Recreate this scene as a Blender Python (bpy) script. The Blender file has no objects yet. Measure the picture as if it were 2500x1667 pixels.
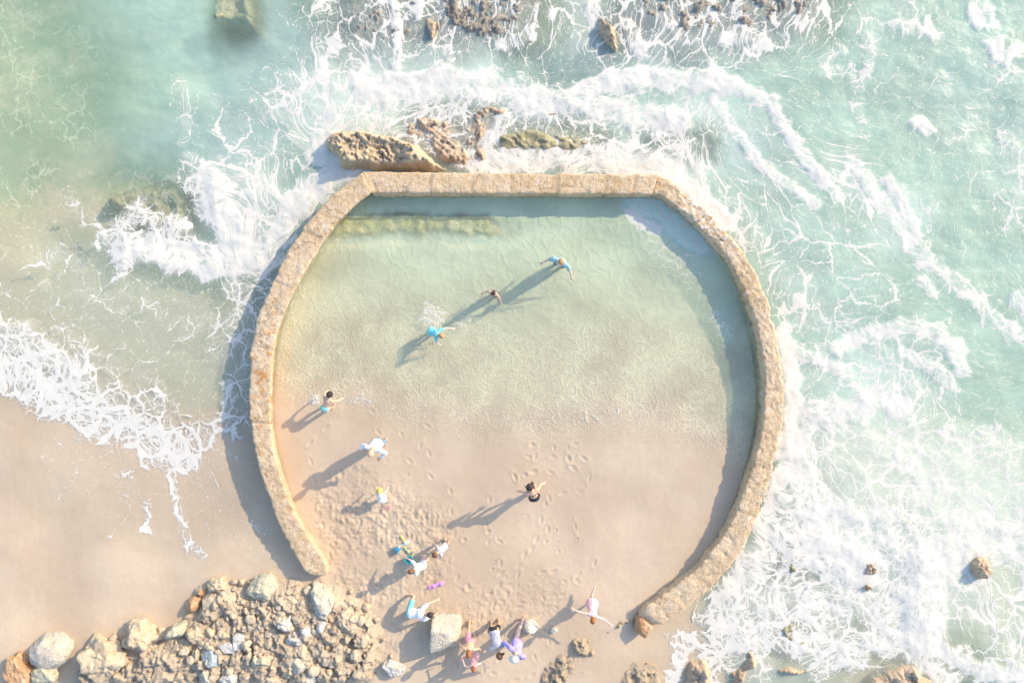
import bpy, bmesh, math, random
import numpy as np
from mathutils import Vector, Matrix, noise

S = bpy.context.scene
COL = S.collection
R = math.radians
random.seed(7)
rng = np.random.default_rng(7)

# ------------------------------------------------------------------ camera, light, exposure
CAMH = 21.0                        # drone height above the waterline (m)
PX = 80.0                          # photo pixels per metre on the ground
cam = bpy.data.cameras.new("camera")
cam_o = bpy.data.objects.new("camera", cam)
COL.objects.link(cam_o)
cam_o.location = (0, 0, CAMH)
cam.sensor_width = 36.0
cam.lens = 18.0 / (15.625 / CAMH)
cam.clip_end = 1000
S.camera = cam_o

SUN_EL, SUN_AZ = R(28), R(32)
sun_dir = Vector((math.cos(SUN_EL) * math.cos(SUN_AZ), math.cos(SUN_EL) * math.sin(SUN_AZ), math.sin(SUN_EL)))
W = bpy.data.worlds.new("World")
S.world = W
W.use_nodes = True
sky = W.node_tree.nodes.new("ShaderNodeTexSky")
sky.sky_type = 'NISHITA'
sky.sun_disc = False
sky.sun_elevation = SUN_EL
sky.sun_rotation = R(90) - SUN_AZ
sky.air_density = 1.0
sky.dust_density = 1.0
bg = W.node_tree.nodes["Background"]
bg.inputs[1].default_value = 0.15
W.node_tree.links.new(sky.outputs[0], bg.inputs[0])
sun = bpy.data.lights.new("sun", 'SUN')
sun.energy = 2.2
sun.angle = R(0.5)
sun.color = (1.0, 0.82, 0.58)
sun_o = bpy.data.objects.new("sun", sun)
COL.objects.link(sun_o)
sun_o.rotation_euler = sun_dir.to_track_quat('Z', 'Y').to_euler()
S.view_settings.view_transform = 'Standard'
S.view_settings.look = 'None'
S.view_settings.exposure = 1.19
S.view_settings.gamma = 1.0
S.cycles.max_bounces = 6
S.cycles.transparent_max_bounces = 12
S.cycles.caustics_reflective = False
S.cycles.caustics_refractive = False

# ------------------------------------------------------------------ helpers
def P(px, py, z=0.0):
    """photo pixel -> world point on the level z"""
    k = (CAMH - z) / CAMH / PX
    return Vector(((px - 1250) * k, (833.5 - py) * k, z))

def G(px, py):
    return ((px - 1250) / PX, (833.5 - py) / PX)

def tag(o, label=None, cat=None, group=None, kind=None):
    if label: o["label"] = label
    if cat: o["category"] = cat
    if group: o["group"] = group
    if kind: o["kind"] = kind
    return o

def link(name, me, mat=None, parent=None, smooth=True):
    o = bpy.data.objects.new(name, me)
    COL.objects.link(o)
    if mat is not None:
        me.materials.clear()
        me.materials.append(mat)
    if parent is not None:
        o.parent = parent
    if smooth:
        me.shade_smooth()
    return o

def empty(name, loc, rz=0.0):
    o = bpy.data.objects.new(name, None)
    COL.objects.link(o)
    o.location = loc
    o.rotation_euler = (0, 0, rz)
    o.empty_display_size = 0.2
    return o

def mesh_np(name, V, F):
    me = bpy.data.meshes.new(name)
    V = np.asarray(V, np.float32); F = np.asarray(F, np.int32)
    n = F.shape[1]
    me.vertices.add(len(V)); me.vertices.foreach_set("co", V.ravel())
    me.loops.add(F.size); me.loops.foreach_set("vertex_index", F.ravel())
    me.polygons.add(len(F)); me.polygons.foreach_set("loop_start", np.arange(0, F.size, n, dtype=np.int32))
    me.update(calc_edges=True)
    return me

def attr(me, name, arr, typ='FLOAT'):
    a = me.attributes.new(name, typ, 'POINT')
    a.data.foreach_set("vector" if typ == 'FLOAT_VECTOR' else "value", np.asarray(arr, np.float32).ravel())

def perlin(x, y, seed=0):
    xi = np.floor(x).astype(np.int64); yi = np.floor(y).astype(np.int64)
    xf = x - xi; yf = y - yi
    def g(ix, iy):
        h = (ix * 374761393 + iy * 668265263 + seed * 1274126177) & 0xffffffff
        h = ((h ^ (h >> 13)) * 1274126177) & 0xffffffff
        a = ((h ^ (h >> 16)) & 0xffff) / 65536.0 * 2 * np.pi
        return np.cos(a), np.sin(a)
    u = xf**3 * (xf * (xf * 6 - 15) + 10); v = yf**3 * (yf * (yf * 6 - 15) + 10)
    def d(ox, oy):
        gx, gy = g(xi + ox, yi + oy)
        return gx * (xf - ox) + gy * (yf - oy)
    a = d(0, 0) * (1 - u) + d(1, 0) * u
    b = d(0, 1) * (1 - u) + d(1, 1) * u
    return (a * (1 - v) + b * v) * 1.5

def fbm(x, y, seed=0, octv=4):
    s = 0; a = 1.0; f = 1.0; t = 0
    for i in range(octv):
        s = s + a * perlin(x * f, y * f, seed + i * 17); t += a
        a *= .5; f *= 2.03
    return s / t

def sstep(a, b, x):
    t = np.clip((x - a) / (b - a), 0, 1)
    return t * t * (3 - 2 * t)

def axis(lo, hi, st, far):
    core = list(np.arange(lo, hi + st * .5, st))
    a = []; p = hi; d = st
    while p < far:
        d *= 1.35; p += d; a.append(p)
    b = []; p = lo; d = st
    while p > -far:
        d *= 1.35; p -= d; b.append(p)
    return np.array(b[::-1] + core + a)

def in_poly(X, Y, poly):
    ins = np.zeros(X.shape, bool)
    n = len(poly)
    for i in range(n):
        x1, y1 = poly[i]; x2, y2 = poly[(i + 1) % n]
        if y1 == y2: continue
        c = ((y1 > Y) != (y2 > Y)) & (X < (x2 - x1) * (Y - y1) / (y2 - y1) + x1)
        ins ^= c
    return ins

def seg_dist(X, Y, pts, closed=False):
    D = np.full(X.shape, 1e9)
    n = len(pts)
    for i in range(n if closed else n - 1):
        x1, y1 = pts[i]; x2, y2 = pts[(i + 1) % n]
        dx, dy = x2 - x1, y2 - y1
        L = dx * dx + dy * dy + 1e-12
        t = np.clip(((X - x1) * dx + (Y - y1) * dy) / L, 0, 1)
        D = np.minimum(D, (X - x1 - t * dx)**2 + (Y - y1 - t * dy)**2)
    return np.sqrt(D)

def spline(pts, m=8, closed=False):
    pts = [np.array(p, float) for p in pts]
    n = len(pts); out = []
    for i in range(n if closed else n - 1):
        if closed:
            p0, p1, p2, p3 = pts[i - 1], pts[i], pts[(i + 1) % n], pts[(i + 2) % n]
        else:
            p0, p1, p2, p3 = pts[max(i - 1, 0)], pts[i], pts[i + 1], pts[min(i + 2, n - 1)]
        for k in range(m):
            t = k / m
            out.append(.5 * (2 * p1 + (p2 - p0) * t + (2 * p0 - 5 * p1 + 4 * p2 - p3) * t * t + (3 * p1 - p0 - 3 * p2 + p3) * t**3))
    if not closed: out.append(pts[-1])
    return np.array(out)

# ------------------------------------------------------------------ material helpers
class NT:
    def __init__(self, name):
        self.m = bpy.data.materials.new(name); self.m.use_nodes = True
        self.t = self.m.node_tree; self.t.nodes.clear()
        self.out = self.t.nodes.new("ShaderNodeOutputMaterial")
    def n(self, typ, **kw):
        nd = self.t.nodes.new(typ)
        for k, v in kw.items():
            setattr(nd, k, v)
        return nd
    def put(self, sock, v):
        if isinstance(v, bpy.types.NodeSocket): self.t.links.new(v, sock)
        elif v is not None:
            if hasattr(sock.default_value, "__len__") and not hasattr(v, "__len__"): v = (v,) * len(sock.default_value)
            elif hasattr(sock.default_value, "__len__") and len(sock.default_value) == 4 and len(v) == 3: v = (*v, 1)
            sock.default_value = v
    def math(self, op, a, b=None, c=None, clamp=False):
        nd = self.n("ShaderNodeMath", operation=op, use_clamp=clamp)
        for i, v in enumerate((a, b, c)):
            if v is not None: self.put(nd.inputs[i], v)
        return nd.outputs[0]
    def vmath(self, op, a, b=None):
        nd = self.n("ShaderNodeVectorMath", operation=op)
        self.put(nd.inputs[0], a)
        if op == 'SCALE': self.put(nd.inputs[3], b)
        elif b is not None: self.put(nd.inputs[1], b)
        return nd.outputs[0]
    def attr(self, name, out=2):
        return self.n("ShaderNodeAttribute", attribute_name=name).outputs[out]
    def obj(self):
        return self.n("ShaderNodeTexCoord").outputs["Object"]
    def noise(self, vec, scale, detail=4, rough=.55, dist=0, dims='3D', color=False):
        nd = self.n("ShaderNodeTexNoise", noise_dimensions=dims)
        if vec is not None: self.put(nd.inputs["Vector"], vec)
        self.put(nd.inputs["Scale"], scale); self.put(nd.inputs["Detail"], detail)
        self.put(nd.inputs["Roughness"], rough); self.put(nd.inputs["Distortion"], dist)
        return nd.outputs[1 if color else 0]
    def vor(self, vec, scale, feature='DISTANCE_TO_EDGE', dims='2D', out=0, rnd=1):
        nd = self.n("ShaderNodeTexVoronoi", feature=feature, voronoi_dimensions=dims)
        self.put(nd.inputs["Vector"], vec); self.put(nd.inputs["Scale"], scale); self.put(nd.inputs["Randomness"], rnd)
        return nd.outputs[out]
    def ss(self, a, b, x):
        nd = self.n("ShaderNodeMapRange", interpolation_type='SMOOTHSTEP')
        self.put(nd.inputs[0], x); self.put(nd.inputs[1], a); self.put(nd.inputs[2], b)
        return nd.outputs[0]
    def mix(self, f, a, b, blend='MIX'):
        nd = self.n("ShaderNodeMix", data_type='RGBA', blend_type=blend)
        self.put(nd.inputs[0], f); self.put(nd.inputs[6], a); self.put(nd.inputs[7], b)
        return nd.outputs[2]
    def ramp(self, x, stops):
        nd = self.n("ShaderNodeValToRGB"); self.put(nd.inputs[0], x)
        e = nd.color_ramp.elements
        while len(e) < len(stops): e.new(.5)
        for el, (p, c) in zip(e, stops):
            el.position = p; el.color = (*c, 1)
        return nd.outputs[0]
    def bump(self, h, strength=.5, dist=.02, normal=None):
        nd = self.n("ShaderNodeBump"); self.put(nd.inputs["Height"], h)
        self.put(nd.inputs["Strength"], strength); self.put(nd.inputs["Distance"], dist)
        if normal is not None: self.put(nd.inputs["Normal"], normal)
        return nd.outputs[0]
    def bsdf(self, color, rough=.8, spec=.3, normal=None, **kw):
        nd = self.n("ShaderNodeBsdfPrincipled")
        self.put(nd.inputs["Base Color"], color); self.put(nd.inputs["Roughness"], rough)
        self.put(nd.inputs["Specular IOR Level"], spec)
        if normal is not None: self.put(nd.inputs["Normal"], normal)
        for k, v in kw.items(): self.put(nd.inputs[k.replace("_", " ")], v)
        return nd.outputs[0]
    def mixs(self, f, a, b):
        nd = self.n("ShaderNodeMixShader"); self.put(nd.inputs[0], f)
        self.t.links.new(a, nd.inputs[1]); self.t.links.new(b, nd.inputs[2])
        return nd.outputs[0]
    def done(self, sh):
        self.t.links.new(sh, self.out.inputs[0]); return self.m

# ------------------------------------------------------------------ wall outline (outer edge, inner edge of its top, photo pixels)
WALL_L = [((770, 1418), (808, 1398)), ((738, 1386), (788, 1358)), ((684, 1288), (737, 1284)), ((647, 1190), (700, 1200)), ((622, 1100), (672, 1112)),
          ((609, 1006), (661, 1010)), ((608, 900), (664, 906)), ((616, 826), (671, 838)), ((632, 760), (688, 778)), ((668, 684), (721, 706)),
          ((710, 602), (768, 625)), ((757, 534), (812, 560)), ((820, 468), (858, 510)), ((884, 421), (907, 470))]
WALL_T = [((884, 420), (907, 471)), ((1000, 421), (1000, 471)), ((1200, 423), (1200, 472)), ((1400, 425), (1400, 473)), ((1607, 426), (1592, 474))]
WALL_R = [((1607, 426), (1592, 474)), ((1643, 442), (1620, 482)), ((1682, 479), (1652, 504)), ((1720, 508), (1690, 536)), ((1758, 549), (1722, 570)),
          ((1798, 591), (1758, 608)), ((1829, 635), (1787, 648)), ((1862, 699), (1815, 710)), ((1885, 770), (1842, 778)), ((1904, 850), (1860, 853)),
          ((1913, 930), (1867, 930)), ((1914, 990), (1867, 985)), ((1909, 1050), (1861, 1044)), ((1898, 1110), (1848, 1100)), ((1868, 1215), (1817, 1198)),
          ((1822, 1328), (1768, 1303)), ((1745, 1430), (1695, 1393)), ((1665, 1496), (1620, 1450)), ((1592, 1542), (1546, 1506))]
WTOP = 0.80                                                       # height of the wall's top
def mid(lst): return [((a[0] + b[0]) / 2, (a[1] + b[1]) / 2) for a, b in lst]
_c = spline(mid(WALL_L), 4).tolist() + mid(WALL_T)[1:] + spline(mid(WALL_R), 4).tolist()[1:]
CENTER = [tuple(P(x, y, WTOP)[:2]) for x, y in _c]                # open centre line of the wall, world
POOL = CENTER + [G(1400, 1700), G(900, 1560), G(800, 1440)]

# ------------------------------------------------------------------ terrain height
def idw(X, Y, ctl, p=3.0, soft=.8):
    num = 0; den = 0
    for px, py, z in ctl:
        x, y = G(px, py)
        w = 1.0 / ((X - x)**2 + (Y - y)**2 + soft)**(p / 2)
        num = num + w * z; den = den + w
    return num / den

SHORE_IN = [(600, 930), (680, 950), (880, 975), (1060, 1025), (1275, 1045), (1490, 1005), (1630, 1010), (1795, 1095), (1950, 1200)]
IN_CTL = []
for x, y in SHORE_IN:
    IN_CTL += [(x, y, 0.0), (x, y - 130, -.09), (x, y - 270, -.24), (x, y - 420, -.42), (x, y - 560, -.6), (x, y + 150, .07), (x, y + 350, .16), (x, y + 560, .26)]
OUT_CTL = [(-200, 880, 0), (0, 950, 0), (110, 1010, 0), (230, 1060, 0), (330, 1095, 0), (400, 1122, 0), (470, 1105, 0), (545, 1085, 0), (620, 1050, 0),
           (0, 1100, .09), (200, 1180, .1), (400, 1250, .1), (560, 1200, .09), (0, 1350, .24), (300, 1400, .27), (550, 1400, .27), (0, 1600, .4), (300, 1640, .45),
           (600, 1600, .42), (900, 1620, .36), (1200, 1640, .34), (1400, 1620, .3), (700, 1450, .3), (900, 1800, .6), (300, 1850, .7),
           (0, 850, -.1), (200, 900, -.15), (400, 950, -.18), (560, 900, -.25), (0, 700, -.35), (200, 750, -.35), (400, 780, -.35), (580, 760, -.4),
           (100, 600, -.7), (400, 650, -.5), (600, 560, -.6), (0, 400, -.95), (200, 250, -1.0), (100, 0, -1.1), (400, 100, -1.3), (450, 350, -1.3), (650, 250, -1.8),
           (700, 400, -.9), (900, 150, -1.2), (1150, 180, -1.3), (1100, 350, -.5), (1400, 300, -.7), (1700, 300, -1.5), (1900, 500, -1.5), (1800, 550, -.9),
           (2200, 300, -2.5), (2400, 600, -2.5), (2200, 900, -2.0), (2000, 800, -1.4), (1980, 1000, -.9), (2400, 1200, -1.4), (2100, 1200, -.9),
           (1930, 1250, -.5), (1800, 1450, -.28), (1700, 1540, -.1), (1655, 1520, 0), (1668, 1560, 0), (1650, 1620, 0), (1625, 1680, 0), (1620, 1540, .08), (1560, 1590, .14),
           (1500, 1640, .22), (1900, 1600, -.25), (2100, 1640, -.15), (2300, 1600, -.5), (2100, 1450, -.5), (2450, 1500, -.9), (2000, 1750, -.05), (2400, 1750, -.4)]
LEDGE = spline([(815, 552), (860, 550), (940, 545), (1050, 548), (1150, 548), (1260, 556)], 4)

def ground_z(X, Y):
    zi = idw(X, Y, IN_CTL, 3.0, 1.2)
    zo = idw(X, Y, OUT_CTL, 3.2, 1.0)
    dw = seg_dist(X, Y, CENTER)
    d = seg_dist(X, Y, POOL, True)
    ins = in_poly(X, Y, POOL)
    sd = np.where(ins, d, -d)
    wd = np.clip(dw * 1.2 - .2, .22, 2.5)                          # the two sides melt together only where the wall is open
    m = sstep(-wd, wd, sd)
    z = zi * m + zo * (1 - m)
    # weedy ledge at the foot of the straight wall, inside
    ld = seg_dist(X, Y, [G(*p) for p in LEDGE])
    wl = sstep(.50, .12, ld + .22 * fbm(X * 1.6, Y * 1.6, 5, 3)) * m * sstep(.6, -1.5, X + 1.2 * perlin(X * .8, Y * .8, 12) - .3)
    z = z * (1 - wl) + (-.10 + .05 * perlin(X * 4, Y * 4, 6)) * wl
    far = np.maximum(np.abs(X) - 18, np.abs(Y) - 13)
    z = np.where(far > 0, z + far.clip(0, 50) * np.where(z < 0, -.03, .03), z)
    return z, wl, np.where(ins, dw, -dw), ins

def gz(x, y):
    return float(ground_z(np.array([[x]], float), np.array([[y]], float))[0][0, 0])

# ------------------------------------------------------------------ ground
def strokes(X, Y, lst, jit=0.0):
    """max of soft strokes given in photo pixels: (points, radius px, density)"""
    D = np.zeros(X.shape)
    xs = X[0]; ys = Y[:, 0]
    for pts, r, d in lst:
        w = [G(*p) for p in pts]
        rr = r / PX
        pad = rr * 2.2 + .2
        i0, i1 = np.searchsorted(xs, [min(p[0] for p in w) - pad, max(p[0] for p in w) + pad])
        j0, j1 = np.searchsorted(ys, [min(p[1] for p in w) - pad, max(p[1] for p in w) + pad])
        if i1 <= i0 or j1 <= j0: continue
        x = X[j0:j1, i0:i1]; y = Y[j0:j1, i0:i1]
        q = seg_dist(x, y, w) if len(w) > 1 else np.hypot(x - w[0][0], y - w[0][1])
        if jit: q = q * (1 + jit * perlin(x / rr * .9, y / rr * .9, int(pts[0][0]) % 97))
        D[j0:j1, i0:i1] = np.maximum(D[j0:j1, i0:i1], d * sstep(1.7 * rr, .35 * rr, q))
    return D

gx = axis(-16.4, 16.4, .036, 90); gy = axis(-11.2, 11.2, .036, 90)
GX, GY = np.meshgrid(gx, gy)
GZ, GLEDGE, GSD, GINS = ground_z(GX, GY)
dug = strokes(GX, GY, [([(850, 1290), (930, 1260), (1020, 1300)], 70, 1.0), ([(800, 1240), (880, 1230)], 40, .8), ([(880, 1150), (880, 1210)], 25, .5),
                       ([(1040, 1400), (1055, 1410)], 28, .9), ([(980, 1330), (1060, 1380)], 40, .5), ([(820, 1420), (900, 1440), (960, 1430)], 45, .8),
                       ([(820, 1360), (800, 1400)], 30, .6), ([(960, 1560), (1040, 1540), (1120, 1520)], 60, .55), ([(1180, 1500), (1300, 1480)], 60, .4),
                       ([(1300, 1440), (1350, 1450)], 30, .4)], .3)
tramp = strokes(GX, GY, [([(1000, 1310), (1150, 1400), (1350, 1440)], 150, .8), ([(950, 1180), (1000, 1300)], 70, .8), ([(1290, 1120), (1420, 1130)], 60, .8),
                         ([(1100, 1540), (1300, 1500)], 110, .9), ([(900, 1230)], 110, 1.0), ([(1020, 1250)], 60, .6), ([(1250, 1340), (1320, 1240)], 70, .5),
                         ([(1200, 1600), (1300, 1600)], 80, .6), ([(850, 1120), (780, 1260), (840, 1330)], 50, .5)])
pits = fbm(GX * 3.6, GY * 3.6, 3, 3)
GZ = GZ + dug * (0.05 * pits + .045 * np.abs(perlin(GX * 6.5 + 2, GY * 6.5, 9)) - .02)
GZ = GZ + .012 * fbm(GX * .7, GY * .7, 21, 2) + .004 * fbm(GX * 3, GY * 3, 22, 2)
def dent(x, y, ang, L, Wd, dep):
    i0, i1 = np.searchsorted(gx, [x - .35, x + .35]); j0, j1 = np.searchsorted(gy, [y - .35, y + .35])
    a = GX[j0:j1, i0:i1] - x; b = GY[j0:j1, i0:i1] - y
    u = (a * math.cos(ang) + b * math.sin(ang)) / L; v = (-a * math.sin(ang) + b * math.cos(ang)) / Wd
    q = u * u + v * v
    GZ[j0:j1, i0:i1] += -dep * np.exp(-q * 1.6) + dep * .55 * np.exp(-(np.sqrt(q) - 1.35)**2 * 5)
def trail(pts, step=.66, dep=.015):
    c = np.array([G(*p) for p in spline(pts, 12)])
    s = 0; side = 1; nxt = 0
    for a, b in zip(c[:-1], c[1:]):
        L = np.hypot(*(b - a)); 
        while nxt < s + L:
            t = (nxt - s) / max(L, 1e-6); p = a + (b - a) * t; an = math.atan2(b[1] - a[1], b[0] - a[0])
            dent(p[0] - math.sin(an) * .1 * side + rng.normal(0, .03), p[1] + math.cos(an) * .1 * side + rng.normal(0, .03), an + rng.normal(0, .15), .13, .055, dep)
            side = -side; nxt += step * rng.uniform(.85, 1.15)
        s += L
for t in [[(1040, 1110), (1055, 1150), (1085, 1180), (1100, 1220), (1110, 1250), (1105, 1300), (1110, 1390), (1100, 1460)],
          [(790, 1040), (760, 1090), (755, 1130), (790, 1200), (800, 1290), (830, 1360)],
          [(1330, 1215), (1330, 1270), (1310, 1300), (1290, 1340), (1260, 1400), (1230, 1500)],
          [(1370, 1195), (1345, 1215), (1310, 1330), (1200, 1420), (1180, 1500)],
          [(1190, 1220), (1200, 1300), (1230, 1340), (1210, 1420), (1150, 1480)],
          [(1290, 1125), (1330, 1140), (1390, 1150), (1430, 1180)], [(1300, 1110), (1280, 1160)], [(1350, 1120), (1420, 1130), (1440, 1100)],
          [(900, 1010), (940, 1060), (970, 1060), (1010, 1120), (1045, 1060), (1020, 1040)],
          [(1440, 1370), (1430, 1395), (1390, 1420), (1340, 1450), (1280, 1460), (1180, 1470)], [(1150, 1440), (1250, 1430), (1330, 1410), (1400, 1380)],
          [(1300, 1600), (1310, 1640), (1250, 1660)], [(1210, 1640), (1290, 1640)], [(720, 1300), (780, 1330), (800, 1360)]]:
    trail(t)
k = 0
while k < 300:
    px, py = rng.uniform(760, 1460), rng.uniform(1040, 1667)
    x, y = G(px, py)
    i, j = np.searchsorted(gx, x), np.searchsorted(gy, y)
    k += 1
    if rng.uniform() < tramp[j, i] * .7 and GINS[j, i] and GSD[j, i] > .35:
        dent(x, y, rng.uniform(0, 6.3), rng.uniform(.05, .16), rng.uniform(.025, .08), rng.uniform(.005, .026))

Yv, Xv = np.meshgrid(np.arange(len(gy)), np.arange(len(gx)), indexing='ij')
def grid_faces(ny, nx, keep=None):
    idx = np.arange(ny * nx).reshape(ny, nx)
    F = np.stack([idx[:-1, :-1], idx[:-1, 1:], idx[1:, 1:], idx[1:, :-1]], -1).reshape(-1, 4)
    return F if keep is None else F[keep.reshape(-1)]
me = mesh_np("sand", np.stack([GX, GY, GZ], -1).reshape(-1, 3), grid_faces(len(gy), len(gx)))
wetn = GZ + .05 * fbm(GX * .8, GY * .8, 31, 3)
wet = np.where(GINS, sstep(.16, -.02, wetn) * .75, sstep(.19, .13, wetn))
algae = np.maximum(GLEDGE, strokes(GX, GY, [([(540, 0), (600, 60)], 60, .9), ([(270, 480), (420, 490)], 50, .7), ([(300, 640), (420, 680), (520, 660)], 40, .5),
                                            ([(1940, 1400)], 30, .5), ([(2090, 1080)], 30, .4), ([(2420, 1340)], 40, .4)], .4))
ripple_caustic = np.where(GINS, sstep(.02, -.05, GZ), sstep(-.6, -.85, GZ) * sstep(-6.0, -11.5, GX + 1.5 * fbm(GX * .3, GY * .3, 35, 2)))
patch = np.where(GINS, 0, sstep(-.25, -1.2, GZ))
attr(me, "wet", wet); attr(me, "algae", algae); attr(me, "ripple_caustic", ripple_caustic); attr(me, "patch", patch); attr(me, "tramp", np.clip(dug + tramp * .4, 0, 1))
attr(me, "inside", np.where(GINS, 1.0, 0.0))

N = NT("sand_material")
o = N.obj()
n1 = N.noise(o, .35, 3); n2 = N.noise(o, 9, 5, .6); n3 = N.noise(o, 55, 3, .7)
col = N.mix(N.ss(.35, .65, n1), (.515, .392, .278), (.60, .475, .345))
col = N.mix(N.math('MULTIPLY', N.ss(.4, .75, n2), .25), col, (.43, .34, .25))
col = N.mix(N.math('MULTIPLY', N.attr("wet"), .22), col, (.40, .33, .255))
col = N.mix(N.math('MULTIPLY', N.ss(.5, .72, n3), .3), col, (.68, .56, .42))
col = N.mix(N.math('MULTIPLY', N.ss(.56, .70, N.noise(o, 34, 3, .7)), N.math('MULTIPLY_ADD', N.attr("tramp"), .30, .17)), col, (.33, .25, .17))
pn = N.ss(.40, .66, N.noise(o, .8, 5, .62, .6))
pcol = N.mix(pn, (.25, .40, .21), (.62, .60, .38))
pcol = N.mix(N.math('MULTIPLY', N.ss(.55, .7, N.noise(o, 2.6, 4, .6)), .6), pcol, (.26, .33, .22))
col = N.mix(N.math('MULTIPLY', N.attr("patch"), .75), col, pcol)
an = N.noise(o, 4.5, 6, .65)
acol = N.mix(N.ss(.38, .62, an), (.30, .33, .10), (.52, .47, .25))
col = N.mix(N.math('MULTIPLY', N.attr("algae"), N.ss(.42, .62, N.math('ADD', an, N.math('MULTIPLY', N.attr("algae"), .16)))), col, acol)
# relief: ripple net of the sand under the pool (also masks the painted caustics), grain, scuffs
w1 = N.vmath('ADD', o, N.vmath('SCALE', N.vmath('SUBTRACT', N.noise(o, 1.1, 3, .6, color=True), (.5, .5, .5)), .9))
w2 = N.vmath('ADD', w1, N.vmath('SCALE', N.vmath('SUBTRACT', N.noise(o, 4.2, 2, .6, color=True), (.5, .5, .5)), .22))
e1 = N.math('SUBTRACT', 1, N.ss(0, .15, N.vor(w2, 4.2)), clamp=True)
e3 = N.math('SUBTRACT', 1, N.ss(0, .13, N.vor(w2, 1.9)), clamp=True)
e4 = N.math('SUBTRACT', 1, N.ss(0, .15, N.vor(w2, 4.0)), clamp=True)
e2 = N.math('SUBTRACT', 1, N.ss(0, .18, N.vor(w2, 9.0)), clamp=True)
st = N.vmath('MULTIPLY', w1, (1.0, 2.6, 1.0))
rid = N.math('SUBTRACT', 1, N.math('ABSOLUTE', N.math('MULTIPLY_ADD', N.noise(st, 3.2, 3, .5), 4, -2)), clamp=True)
rin = N.math('ADD', N.math('ADD', N.math('MULTIPLY', e1, 1.0), N.math('MULTIPLY', e2, .55)), N.math('MULTIPLY', rid, .6))
rout = N.math('MULTIPLY', N.math('ADD', N.math('MULTIPLY', e3, .75), N.math('MULTIPLY', e4, .55)), N.ss(.36, .62, N.noise(w1, .9, 5, .65)))
rip = N.math('MULTIPLY', N.math('ADD', N.math('MULTIPLY', rin, N.attr("inside")), N.math('MULTIPLY', rout, N.math('SUBTRACT', 1, N.attr("inside")))), N.attr("ripple_caustic"))
caustic = N.math('MULTIPLY', N.ss(.25, .9, rip), N.attr("ripple_caustic"))                                # caustic light painted into the sand colour: pale net lines, greener gaps
caustic_gap = N.math('MULTIPLY', N.math('MULTIPLY', N.ss(.4, .0, rip), N.ss(.42, .6, N.noise(o, .9, 4))), N.attr("ripple_caustic"))
col = N.mix(N.math('MULTIPLY', caustic_gap, .30), col, (.30, .34, .19))
col = N.mix(N.math('MULTIPLY', N.math('MULTIPLY', caustic, N.math('MAXIMUM', N.ss(.38, .62, N.noise(o, .7, 4, .6)), N.math('SUBTRACT', 1, N.attr("inside")))), N.math('MULTIPLY_ADD', N.attr("inside"), -.14, .58)), col, (.80, .74, .54))
h = N.math('ADD', N.math('MULTIPLY', rip, .40), N.math('MULTIPLY', N.noise(o, 30, 4, .7), .35))
h = N.math('ADD', h, N.math('MULTIPLY', N.math('MULTIPLY', N.noise(o, 11, 5, .65), N.attr("tramp")), 1.6))
h = N.math('ADD', h, N.math('MULTIPLY', N.noise(N.vmath('MULTIPLY', o, (1, .25, 1)), 5, 3), .25))
h = N.math('ADD', h, N.math('MULTIPLY', N.noise(o, 14, 6, .65), N.math('MULTIPLY', N.attr("algae"), 2.0)))
bp = N.bump(h, .8, .022)
rough = N.math('MULTIPLY_ADD', N.attr("wet"), -.38, .92)
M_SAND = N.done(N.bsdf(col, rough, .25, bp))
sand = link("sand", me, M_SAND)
tag(sand, "pale tan beach sand with footprints inside and outside the tidal pool", "sand", kind="structure")

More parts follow.
